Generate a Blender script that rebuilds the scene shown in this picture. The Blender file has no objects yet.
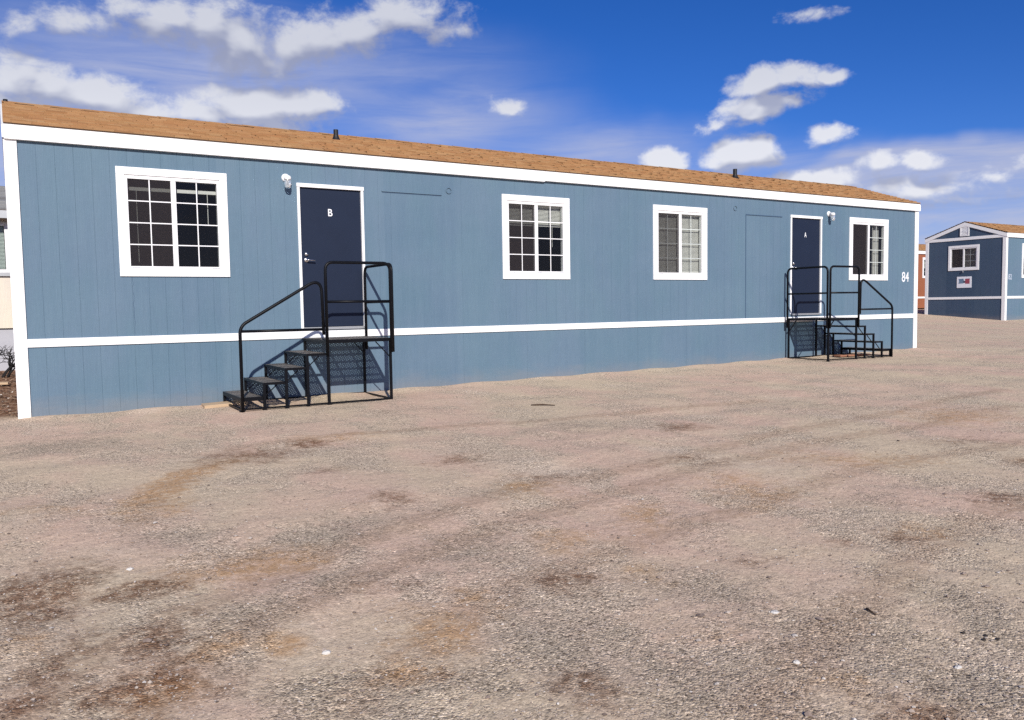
import bpy, math, random
import numpy as np
from mathutils import Vector, Matrix

random.seed(7)
rng = np.random.default_rng(11)
S = bpy.context.scene
COL = S.collection
R = math.radians

# ------------------------------------------------------------------ camera
F_PX = 813.87
CAM = Vector((0.017, -11.689, 1.312))
YAW, PITCH, ROLL = 0.5474, 0.0656, -0.0152
fwd = Vector((math.sin(YAW)*math.cos(PITCH), math.cos(YAW)*math.cos(PITCH), -math.sin(PITCH)))
r0 = Vector((math.cos(YAW), -math.sin(YAW), 0))
u0 = r0.cross(fwd)
right = r0*math.cos(ROLL) + u0*math.sin(ROLL)
up = -r0*math.sin(ROLL) + u0*math.cos(ROLL)
cd = bpy.data.cameras.new('camera')
cam = bpy.data.objects.new('camera', cd)
COL.objects.link(cam)
cd.sensor_fit = 'HORIZONTAL'
cd.sensor_width = 36
cd.lens = F_PX/1024*36
cd.clip_start = 0.05
cd.clip_end = 20000
m = Matrix((right, up, -fwd)).transposed().to_4x4()
m.translation = CAM
cam.matrix_world = m
S.camera = cam


def pix_dir(u, v):
    return (fwd + right*((u-512)/F_PX) - up*((v-360)/F_PX)).normalized()


def on_ground(u, v, z=0.02):
    d = pix_dir(u, v)
    t = (z-CAM.z)/d.z
    return CAM + d*t


# ------------------------------------------------------------------ tags
def tag(o, label=None, cat=None, group=None, kind=None):
    if label: o['label'] = label
    if cat: o['category'] = cat
    if group: o['group'] = group
    if kind: o['kind'] = kind
    return o


def empty(name, loc, rz=0.0):
    o = bpy.data.objects.new(name, None)
    COL.objects.link(o)
    o.location = loc
    o.rotation_euler = (0, 0, rz)
    o.empty_display_size = 0.2
    return o


# ------------------------------------------------------------------ mesh builder
class MB:
    def __init__(self):
        self.v = []
        self.f = []
        self.s = []

    def quad(self, a, b, c, d):
        n = len(self.v)
        self.v += [tuple(a), tuple(b), tuple(c), tuple(d)]
        self.f.append((n, n+1, n+2, n+3)); self.s.append(False)

    def poly(self, pts):
        n = len(self.v)
        self.v += [tuple(p) for p in pts]
        self.f.append(tuple(range(n, n+len(pts)))); self.s.append(False)

    def hexa(self, c):      # 8 corners: bottom 4 ccw, top 4 ccw
        n = len(self.v)
        self.v += [tuple(p) for p in c]
        for q in ((3, 2, 1, 0), (4, 5, 6, 7), (0, 1, 5, 4), (1, 2, 6, 5), (2, 3, 7, 6), (3, 0, 4, 7)):
            self.f.append(tuple(n+i for i in q)); self.s.append(False)

    def box(self, x0, x1, y0, y1, z0, z1):
        self.hexa([(x0, y0, z0), (x1, y0, z0), (x1, y1, z0), (x0, y1, z0),
                   (x0, y0, z1), (x1, y0, z1), (x1, y1, z1), (x0, y1, z1)])

    def prism(self, pts, off):      # extrude a planar polygon by a vector
        off = Vector(off)
        a = [Vector(p) for p in pts]; b = [p+off for p in a]
        self.poly(a[::-1]); self.poly(b)
        for i in range(len(a)):
            j = (i+1) % len(a)
            self.quad(a[i], a[j], b[j], b[i])

    def bar(self, a, b, w, h, upv=(0, 0, 1)):   # rectangular bar between points
        a = Vector(a); b = Vector(b)
        d = (b-a).normalized(); upv = Vector(upv)
        s = d.cross(upv)
        if s.length < 1e-4: s = d.cross(Vector((1, 0, 0)))
        s.normalize(); t = s.cross(d).normalized()
        s *= w/2; t *= h/2
        self.hexa([a-s-t, a+s-t, b+s-t, b-s-t, a-s+t, a+s+t, b+s+t, b-s+t])

    def tube(self, pts, r, n=10, bend=0.0, bn=6, cap=True):
        P = [Vector(p) for p in pts]
        if bend:
            Q = [P[0]]
            for i in range(1, len(P)-1):
                a = (P[i-1]-P[i]); b = (P[i+1]-P[i])
                la, lb = a.length, b.length
                k = min(bend[i-1] if isinstance(bend, (list, tuple)) else bend, la*0.48, lb*0.48)
                a = P[i]+a.normalized()*k; b = P[i]+b.normalized()*k
                for j in range(bn+1):
                    t = j/bn
                    Q.append(a*(1-t)**2 + P[i]*2*t*(1-t) + b*t*t)
            Q.append(P[-1]); P = Q
        rr = r if isinstance(r, (list, tuple)) else [r]*len(P)
        base = len(self.v)
        d0 = (P[1]-P[0]).normalized()
        s = d0.orthogonal().normalized()
        for i, p in enumerate(P):
            if i == 0: d = (P[1]-P[0])
            elif i == len(P)-1: d = (P[-1]-P[-2])
            else: d = (P[i+1]-P[i]).normalized()+(P[i]-P[i-1]).normalized()
            d.normalize()
            s = (s - d*s.dot(d)).normalized()
            t = d.cross(s)
            for k in range(n):
                a = 2*math.pi*k/n
                self.v.append(tuple(p+(s*math.cos(a)+t*math.sin(a))*rr[i]))
        for i in range(len(P)-1):
            for k in range(n):
                k2 = (k+1) % n
                self.f.append((base+i*n+k, base+i*n+k2, base+(i+1)*n+k2, base+(i+1)*n+k)); self.s.append(True)
        if cap:
            self.f.append(tuple(base+k for k in range(n))[::-1]); self.s.append(False)
            self.f.append(tuple(base+(len(P)-1)*n+k for k in range(n))); self.s.append(False)

    def lathe(self, prof, origin, axis='z', n=20):   # prof: list of (r, h)
        o = Vector(origin)
        base = len(self.v)
        for (r, h) in prof:
            for k in range(n):
                a = 2*math.pi*k/n
                if axis == 'z': p = Vector((r*math.cos(a), r*math.sin(a), h))
                else: p = Vector((r*math.cos(a), -h, r*math.sin(a)))
                self.v.append(tuple(o+p))
        for i in range(len(prof)-1):
            for k in range(n):
                k2 = (k+1) % n
                self.f.append((base+i*n+k, base+i*n+k2, base+(i+1)*n+k2, base+(i+1)*n+k)); self.s.append(True)

    def build(self, name, mat, parent=None, bevel=0.0, loc=None):
        me = bpy.data.meshes.new(name)
        me.from_pydata(self.v, [], self.f)
        me.update()
        me.polygons.foreach_set('use_smooth', self.s)
        o = bpy.data.objects.new(name, me)
        COL.objects.link(o)
        if mat: me.materials.append(mat)
        if parent: o.parent = parent
        if loc: o.location = loc
        if bevel > 0:
            b = o.modifiers.new('bevel', 'BEVEL')
            b.width = bevel; b.segments = 2; b.limit_method = 'ANGLE'; b.angle_limit = R(40)
        return o


# ------------------------------------------------------------------ materials
def new_mat(name):
    mt = bpy.data.materials.new(name)
    mt.use_nodes = True
    nt = mt.node_tree
    b = nt.nodes['Principled BSDF']
    return mt, nt, b


class N:        # tiny node helper
    def __init__(self, nt): self.nt = nt

    def __call__(self, typ, ins=None, **props):
        n = self.nt.nodes.new(typ)
        for k, v in props.items(): setattr(n, k, v)
        if ins:
            for k, v in ins.items():
                sock = n.inputs[k]
                if isinstance(v, bpy.types.NodeSocket): self.nt.links.new(v, sock)
                else: sock.default_value = v
        return n

    def math(self, op, a, b=None, c=None, clamp=False):
        ins = {0: a}
        if b is not None: ins[1] = b
        if c is not None: ins[2] = c
        n = self('ShaderNodeMath', ins, operation=op)
        n.use_clamp = clamp
        return n.outputs[0]

    def mix(self, fac, a, b, blend='MIX'):
        n = self('ShaderNodeMix', {0: fac, 6: a, 7: b}, data_type='RGBA', blend_type=blend)
        return n.outputs[2]

    def ramp(self, fac, stops):
        n = self('ShaderNodeValToRGB', {0: fac})
        e = n.color_ramp.elements
        while len(e) < len(stops): e.new(0.5)
        for el, (p, c) in zip(e, stops):
            el.position = p
            el.color = c if len(c) == 4 else (*c, 1)
        return n.outputs[0]

    def noise(self, vec, scale, detail=4, rough=0.55, out=0, dist=0.0):
        n = self('ShaderNodeTexNoise', {'Vector': vec, 'Scale': scale, 'Detail': detail, 'Roughness': rough, 'Distortion': dist})
        return n.outputs[out]

    def smooth(self, v, a, b, o0=0.0, o1=1.0):
        n = self('ShaderNodeMapRange', {0: v, 1: a, 2: b, 3: o0, 4: o1}, interpolation_type='SMOOTHSTEP')
        return n.outputs[0]

    def vscale(self, vec, s):
        return self('ShaderNodeVectorMath', {0: vec, 1: s}, operation='MULTIPLY').outputs[0]


def c4(c): return (c[0], c[1], c[2], 1.0)


def paint(name, col, rough=0.5, var=0.12, bump=0.0, scale=(6, 6, 6), dirt=None, metallic=0.0, spec=0.4, grain=None):
    mt, nt, b = new_mat(name)
    n = N(nt)
    co = n('ShaderNodeTexCoord').outputs['Object']
    v = n.vscale(co, scale)
    nz = n.noise(v, 1.0, 6, 0.6)
    lo = c4([x*(1-var) for x in col]); hi = c4([min(1, x*(1+var)) for x in col])
    colr = n.mix(nz, lo, hi)
    if dirt:                                   # splash-back dust on the bottom of the wall
        dcol, ztop = dirt
        sep = n('ShaderNodeSeparateXYZ', {0: co}).outputs[2]
        dn = n.noise(n.vscale(co, (2.2, 2.2, 5)), 1.0, 6, 0.65)
        lim = n.math('MULTIPLY_ADD', dn, 0.5, -0.2)
        k = n.smooth(n.math('SUBTRACT', sep, lim), ztop, ztop-0.35)
        k = n.math('MULTIPLY', k, n.smooth(dn, 0.3, 0.7, 0.1, 0.75))
        colr = n.mix(k, colr, c4(dcol))
    nt.links.new(colr, b.inputs['Base Color'])
    b.inputs['Roughness'].default_value = rough
    b.inputs['Metallic'].default_value = metallic
    b.inputs['Specular IOR Level'].default_value = spec
    if bump > 0:
        g = n.noise(n.vscale(co, grain or scale), 1.0, 5, 0.6)
        bp = n('ShaderNodeBump', {'Strength': 1.0, 'Distance': bump, 'Height': g})
        nt.links.new(bp.outputs[0], b.inputs['Normal'])
    return mt


def siding(name, col, dirtcol=(0.30, 0.23, 0.18)):
    """painted rough-sawn plywood: faded blotches, vertical grain, dust near the ground"""
    mt, nt, b = new_mat(name)
    n = N(nt)
    co = n('ShaderNodeTexCoord').outputs['Object']
    blot = n.noise(n.vscale(co, (0.55, 0.55, 0.9)), 1.0, 5, 0.6)
    streak = n.noise(n.vscale(co, (9, 9, 0.5)), 1.0, 5, 0.65)
    grain = n.noise(n.vscale(co, (95, 95, 4)), 1.0, 4, 0.65)
    k = n.math('ADD', n.math('MULTIPLY', blot, 0.55), n.math('MULTIPLY', streak, 0.45))
    a = c4([col[0]*0.94, col[1]*0.95, col[2]*0.96]); bb = c4([col[0]*1.13, col[1]*1.08, col[2]*1.05])
    base = n.mix(n.smooth(k, 0.32, 0.68), a, bb)
    drift = n.smooth(n.noise(n.vscale(co, (1.3, 1.3, 0.8)), 1.0, 4, 0.6), 0.35, 0.65)
    base = n.mix(0.35, base, n.mix(drift, (1.06, 0.98, 1.04, 1), (0.93, 1.02, 0.98, 1)), 'MULTIPLY')
    base = n.mix(n.smooth(grain, 0.3, 0.75, 0.0, 0.22), base, c4([c*0.55 for c in col]))
    # each plywood sheet was painted or weathered a touch differently
    sx = n('ShaderNodeSeparateXYZ', {0: co})
    sheet = n.math('FLOOR', n.math('DIVIDE', n.math('ADD', sx.outputs[0], sx.outputs[1]), 1.2192))
    wn = n('ShaderNodeTexWhiteNoise', {'W': sheet}, noise_dimensions='1D').outputs[0]
    base = n.mix(n.smooth(wn, 0, 1, 0.0, 0.05), base, (0.30, 0.36, 0.42, 1))
    dn = n.noise(n.vscale(co, (1.6, 1.6, 5)), 1.0, 7, 0.65)
    lim = n.math('MULTIPLY_ADD', dn, 0.55, -0.05)
    dk = n.smooth(n.math('SUBTRACT', sx.outputs[2], lim), 0.12, -0.22)
    base = n.mix(n.math('MULTIPLY', dk, 0.22), base, c4(dirtcol))
    nt.links.new(base, b.inputs['Base Color'])
    b.inputs['Roughness'].default_value = 0.62
    b.inputs['Specular IOR Level'].default_value = 0.3
    bp = n('ShaderNodeBump', {'Strength': 0.55, 'Distance': 0.004, 'Height': grain})
    bp2 = n('ShaderNodeBump', {'Strength': 0.5, 'Distance': 0.03, 'Height': blot, 'Normal': bp.outputs[0]})
    nt.links.new(bp2.outputs[0], b.inputs['Normal'])
    return mt


M = {}
M['blue'] = siding('blue_siding', (0.099, 0.164, 0.226))
M['blue_far'] = siding('blue_siding_far', (0.099, 0.164, 0.226))
M['blue_end_shade'] = siding('blue_siding_shade', (0.042, 0.073, 0.122))  # same blue darkened: the gable's weak grazing light is put into the colour
M['red'] = siding('red_brown_siding', (0.30, 0.105, 0.048))
M['white'] = paint('white_trim_paint', (0.80, 0.80, 0.79), 0.5, 0.035, 0.0015, (5, 5, 5), grain=(60, 60, 60))
M['vinyl'] = paint('white_vinyl', (0.78, 0.78, 0.78), 0.35, 0.02)
M['door'] = paint('navy_door_paint', (0.0105, 0.0175, 0.038), 0.5, 0.14, 0.0006, (3, 3, 3), grain=(160, 160, 160), spec=0.22)
M['black'] = paint('black_painted_steel', (0.0035, 0.004, 0.006), 0.42, 0.25, 0.0004, (25, 25, 25), grain=(180, 180, 180), spec=0.16)
M['pipe'] = paint('black_plastic_pipe', (0.012, 0.012, 0.013), 0.5, 0.2)
M['steel'] = paint('satin_nickel', (0.62, 0.61, 0.60), 0.3, 0.05, metallic=1.0)
M['grey_metal'] = paint('grey_galvanised', (0.42, 0.43, 0.44), 0.45, 0.1, metallic=0.6)
M['cream'] = siding('cream_siding', (0.66, 0.60, 0.50))
M['grey_skirt'] = paint('pale_grey_skirting', (0.40, 0.40, 0.43), 0.7, 0.1)
M['void_shade'] = paint('underfloor_shade', (0.012, 0.011, 0.010), 0.9, 0.3)
M['room'] = paint('room_panelling', (0.20, 0.165, 0.14), 0.7, 0.08)
M['blind'] = paint('white_blind_slats', (0.62, 0.60, 0.56), 0.5, 0.05)
M['curtain'] = paint('pale_curtain', (0.55, 0.53, 0.50), 0.85, 0.08)
M['plank'] = paint('weathered_plank', (0.46, 0.33, 0.21), 0.8, 0.25, 0.002, (2, 30, 30), grain=(4, 90, 90))
M['plank_red'] = paint('red_brown_plank', (0.30, 0.14, 0.085), 0.8, 0.25, 0.002, (2, 30, 30), grain=(4, 90, 90))
M['twig'] = paint('dark_twig', (0.010, 0.009, 0.009), 0.9, 0.3)
M['stick'] = paint('brown_stick', (0.07, 0.045, 0.03), 0.9, 0.3)
M['stone'] = paint('white_stone', (0.56, 0.53, 0.49), 0.85, 0.1, 0.004, (30, 30, 30))
M['sign_white'] = paint('sign_white', (0.72, 0.74, 0.78), 0.4, 0.02)
M['sign_blue'] = paint('sign_blue', (0.13, 0.20, 0.29), 0.4, 0.05)
M['sign_red'] = paint('sign_red', (0.30, 0.06, 0.085), 0.4, 0.05)
M['sign_dark'] = paint('sign_dark', (0.03, 0.03, 0.06), 0.4, 0.05)
M['number'] = paint('white_number', (0.74, 0.75, 0.76), 0.5, 0.03)
M['patch'] = paint('joint_and_lip_shade', (0.05, 0.09, 0.15), 0.6, 0.1)  # for dark joints and the painted shadow of the lips


def grate_mat():
    mt, nt, b = new_mat('black_grating_dust_sheen')
    n = N(nt)
    co = n('ShaderNodeTexCoord').outputs['Object']
    k = n.smooth(n.noise(n.vscale(co, (7, 7, 7)), 1.0, 5, 0.6), 0.35, 0.7)
    gn = n('ShaderNodeNewGeometry').outputs['Normal']
    upk = n.smooth(n('ShaderNodeSeparateXYZ', {0: gn}).outputs[2], 0.6, 0.95)
    col = n.mix(n.math('MULTIPLY', n.math('MULTIPLY_ADD', k, 0.6, 0.4), upk), (0.006, 0.006, 0.008, 1), (0.42, 0.37, 0.32, 1))  # pale tops: dust, plus the steel's highlight put into the colour
    nt.links.new(col, b.inputs['Base Color'])
    b.inputs['Roughness'].default_value = 0.5
    return mt


M['grate'] = grate_mat()


def glass_mat():
    mt = bpy.data.materials.new('window_glass'); mt.use_nodes = True
    nt = mt.node_tree; nt.nodes.clear(); n = N(nt)
    out = n('ShaderNodeOutputMaterial')
    tr = n('ShaderNodeBsdfTransparent', {0: (0.80, 0.83, 0.82, 1)})
    gl = n('ShaderNodeBsdfGlossy', {0: (1, 1, 1, 1), 'Roughness': 0.01})
    fr = n('ShaderNodeFresnel', {0: 1.5})
    k = n.math('MULTIPLY', fr.outputs[0], 0.65, clamp=True)
    mx = n('ShaderNodeMixShader', {0: k, 1: tr.outputs[0], 2: gl.outputs[0]})
    nt.links.new(mx.outputs[0], out.inputs[0])
    return mt


M['glass'] = glass_mat()


def jar_mat():
    mt, nt, b = new_mat('lamp_jar_glass')
    b.inputs['Base Color'].default_value = (0.9, 0.92, 0.92, 1)
    b.inputs['Transmission Weight'].default_value = 0.75
    b.inputs['Roughness'].default_value = 0.12
    return mt


M['jar'] = jar_mat()


def screen_mat():
    mt = bpy.data.materials.new('insect_screen'); mt.use_nodes = True
    nt = mt.node_tree; nt.nodes.clear(); n = N(nt)
    out = n('ShaderNodeOutputMaterial')
    tr = n('ShaderNodeBsdfTransparent', {0: (1, 1, 1, 1)})
    df = n('ShaderNodeBsdfDiffuse', {0: (0.040, 0.035, 0.038, 1)})
    mx = n('ShaderNodeMixShader', {0: 0.52, 1: tr.outputs[0], 2: df.outputs[0]})
    nt.links.new(mx.outputs[0], out.inputs[0])
    return mt


M['screen'] = screen_mat()


def shingle_mat(name, a, b_, c_, dark):
    mt, nt, b = new_mat(name)
    n = N(nt)
    co = n('ShaderNodeTexCoord').outputs['Object']
    isl = n('ShaderNodeNewGeometry').outputs['Random Per Island']
    col = n.ramp(isl, [(0.0, dark), (0.22, a), (0.5, b_), (0.78, c_), (1.0, a)])
    sp = n.noise(n.vscale(co, (260, 260, 260)), 1.0, 3, 0.7)
    col = n.mix(n.smooth(sp, 0.35, 0.7, 0.0, 0.5), col, c4([x*0.5 for x in dark]))
    big = n.noise(n.vscale(co, (0.55, 11, 11)), 1.0, 5, 0.6)
    col = n.mix(n.smooth(big, 0.42, 0.68, 0.0, 0.55), col, c4([c_[0]*0.85, c_[1]*0.8, c_[2]*0.8]))
    nt.links.new(col, b.inputs['Base Color'])
    b.inputs['Roughness'].default_value = 0.9
    b.inputs['Specular IOR Level'].default_value = 0.1
    bp = n('ShaderNodeBump', {'Strength': 0.6, 'Distance': 0.003, 'Height': sp})
    nt.links.new(bp.outputs[0], b.inputs['Normal'])
    return mt


M['shingle'] = shingle_mat('tan_brown_shingles', (0.41, 0.245, 0.118), (0.48, 0.305, 0.158), (0.43, 0.235, 0.110), (0.33, 0.175, 0.082))
M['shingle_grey'] = shingle_mat('grey_shingles', (0.30, 0.30, 0.29), (0.36, 0.36, 0.34), (0.26, 0.26, 0.26), (0.16, 0.16, 0.16))


# ------------------------------------------------------------------ ground height
def sstep(a, b, x):
    t = np.clip((x-a)/(b-a), 0, 1)
    return t*t*(3-2*t)


_w = []
for i in range(46):
    lam = 0.28*(1.12**i) if i < 22 else 0.28*(1.12**(i-22))
    ang = rng.uniform(0, 2*math.pi)
    _w.append((math.cos(ang)*2*math.pi/lam, math.sin(ang)*2*math.pi/lam, rng.uniform(0, 6.28), 0.0009*lam**0.7))


def ground_z(x, y):
    x = np.asarray(x, float); y = np.asarray(y, float)
    z = 0.0078*np.clip(x, -40, 60) + 0.03*np.clip(y, 0, 10) + 0.045*np.clip(y-6.2, 0, 4)*sstep(24, 32, x)
    z = z - 0.10*sstep(-3, -12, y)
    n = np.zeros_like(z)
    for (kx, ky, ph, a) in _w:
        # gently bend the waves so that no straight ripples show
        n = n + a*np.sin(kx*x+ky*y+ph+0.9*np.sin(0.7*ky*x-0.6*kx*y+ph*2))
    # wheel ruts running along the yard
    for (c, sl, amp, wd) in ((-3.3, 0.05, 0.022, 0.22), (-4.9, 0.05, 0.02, 0.22), (-6.3, 0.28, 0.018, 0.2), (-7.6, 0.28, 0.016, 0.2),
                             (-4.3, -0.16, 0.016, 0.2), (-2.2, 0.02, 0.014, 0.25)):
        q = y-(c+sl*(x-4)+0.12*np.sin(x*0.8+c)+0.05*np.sin(x*2.3))
        n = n + 0.4*amp*(-np.exp(-(q/wd)**2)+0.55*np.exp(-((q-wd*1.7)/(wd*0.8))**2)+0.55*np.exp(-((q+wd*1.7)/(wd*0.8))**2))*(0.6+0.4*np.sin(x*0.5+c*3))
    fade = sstep(0.2, -1.6, y)*0.85+0.15      # calmer right along the wall
    far = sstep(60, 25, np.hypot(x-8, y+4))
    z = z + n*fade*far
    # a little gravel banked against the wall
    z = z + 0.035*np.exp(-((y+0.02)/0.22)**2)*sstep(-0.6, 0.2, x)*sstep(19.2, 18.4, x)*(0.7+0.3*np.sin(x*5.1))
    return z


def gz(x, y): return float(ground_z(x, y))


# ------------------------------------------------------------------ ground material with stains where they lie
# stains on the yard: (u, v, half width, half height, strength), kept as fields on the ground mesh
STAINS = {
    'dark': ([(160, 586, 52, 13, 1.0), (120, 594, 40, 9, .7), (30, 598, 62, 30, 1.0), (60, 612, 40, 18, .8), (590, 586, 30, 16, .75), (300, 453, 26, 5, 1.0), (125, 690, 64, 46, .75),
                   (165, 640, 44, 36, .6), (45, 672, 44, 26, .7), (250, 464, 66, 9, .6), (395, 512, 30, 9, .6), (920, 545, 34, 12, .55), (90, 640, 40, 22, .5), (10, 705, 50, 24, .75),
                   (880, 704, 50, 20, .75), (585, 702, 46, 24, .65), (1000, 505, 34, 9, .6), (1010, 470, 44, 6, .5), (680, 432, 34, 5, .7), (205, 690, 30, 26, .5),
                   (470, 470, 34, 9, .55), (420, 596, 40, 10, .4), (850, 545, 50, 9, .35), (960, 450, 60, 6, .4), (760, 560, 40, 10, .35), (545, 485, 40, 6, .4), (340, 480, 30, 5, .4), (430, 700, 40, 16, .35), (700, 470, 60, 6, .35)]),
    'tan': ([(288, 646, 38, 14, 1.0), (183, 490, 24, 30, .8), (165, 515, 22, 12, .6), (255, 570, 100, 14, .75), (440, 645, 44, 34, .7), (400, 690, 46, 20, .65), (490, 612, 34, 16, .55), (520, 497, 34, 13, .6),
                  (630, 520, 46, 18, .6), (575, 545, 36, 12, .5), (140, 700, 44, 30, .7), (205, 650, 30, 26, .5), (940, 540, 34, 10, .5), (740, 500, 70, 20, .45), (650, 575, 30, 14, .5), (35, 640, 36, 18, .5),
                  (850, 470, 90, 10, .45), (960, 420, 90, 8, .45), (330, 440, 60, 5, .4), (800, 680, 40, 16, .4), (690, 640, 36, 20, .35), (60, 520, 60, 12, .35)]),
    'grey': ([(235, 640, 60, 46, .9), (340, 705, 110, 34, 1.0), (560, 655, 100, 56, .85), (330, 545, 90, 26, .7), (60, 655, 40, 18, .6), (700, 700, 120, 40, .9), (480, 705, 60, 24, .8),
                   (810, 640, 120, 60, .8), (480, 560, 80, 24, .65), (970, 620, 60, 50, .8), (60, 455, 80, 12, .7), (700, 585, 80, 30, .65), (930, 690, 90, 36, .8), (300, 610, 50, 20, .7), (350, 590, 70, 22, .7),
                   (560, 430, 80, 9, .45), (820, 410, 90, 7, .4), (880, 510, 60, 12, .45), (150, 545, 60, 14, .5)]),
}


def stain_field(lst, x, y):
    wx = x+0.10*np.sin(2.3*y+0.7*x)+0.05*np.sin(5.9*x-3.1*y); wy = y+0.10*np.sin(1.9*x-0.8*y+1.3)+0.05*np.sin(6.1*y+2.7*x)
    acc = np.full(x.shape, -2.0)
    ca, sa = math.cos(YAW), math.sin(YAW)
    for (u, v, ru, rv, w) in lst[0] if isinstance(lst, tuple) else lst:
        z = 0.0 if v < 450 else -0.08
        p = on_ground(u, v, z)
        rx = (on_ground(u+ru, v, z)-p).length
        ry = (on_ground(u, v-rv, z)-on_ground(u, v+rv, z)).length/2
        dx, dy = wx-p.x, wy-p.y
        ex = (dx*ca-dy*sa)/rx; ey = (dx*sa+dy*ca)/ry
        acc = np.maximum(acc, (1.25-np.sqrt(ex*ex+ey*ey))*w)
    return acc


# wheel tracks pressed into the dust, swinging from the foreground towards the far right
TRACKS = [
    [(30, 720), (110, 655), (200, 610), (330, 560), (520, 500), (760, 440), (1000, 395)],
    [(150, 720), (225, 650), (330, 600), (470, 545), (680, 480), (900, 430), (1020, 410)],
    [(370, 705), (450, 640), (530, 590), (680, 530), (860, 480), (1020, 450)],
    [(140, 530), (185, 480), (240, 455), (330, 438), (520, 425), (760, 405)],
    [(760, 720), (820, 640), (900, 570), (1020, 510)],
]


def track_field(x, y):
    acc = np.full(x.shape, -2.0)
    wx = x+0.05*np.sin(2.1*y+0.9*x); wy = y+0.05*np.sin(1.7*x-0.8*y+1.3)
    for tr in TRACKS:
        P = [on_ground(u, v, 0.0 if v < 450 else -0.08) for (u, v) in tr]
        for a, b_ in zip(P[:-1], P[1:]):
            dx, dy = b_.x-a.x, b_.y-a.y
            t = np.clip(((wx-a.x)*dx+(wy-a.y)*dy)/(dx*dx+dy*dy), 0, 1)
            d = np.hypot(wx-a.x-t*dx, wy-a.y-t*dy)
            acc = np.maximum(acc, 1.1-d/0.17)
    return acc


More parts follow.
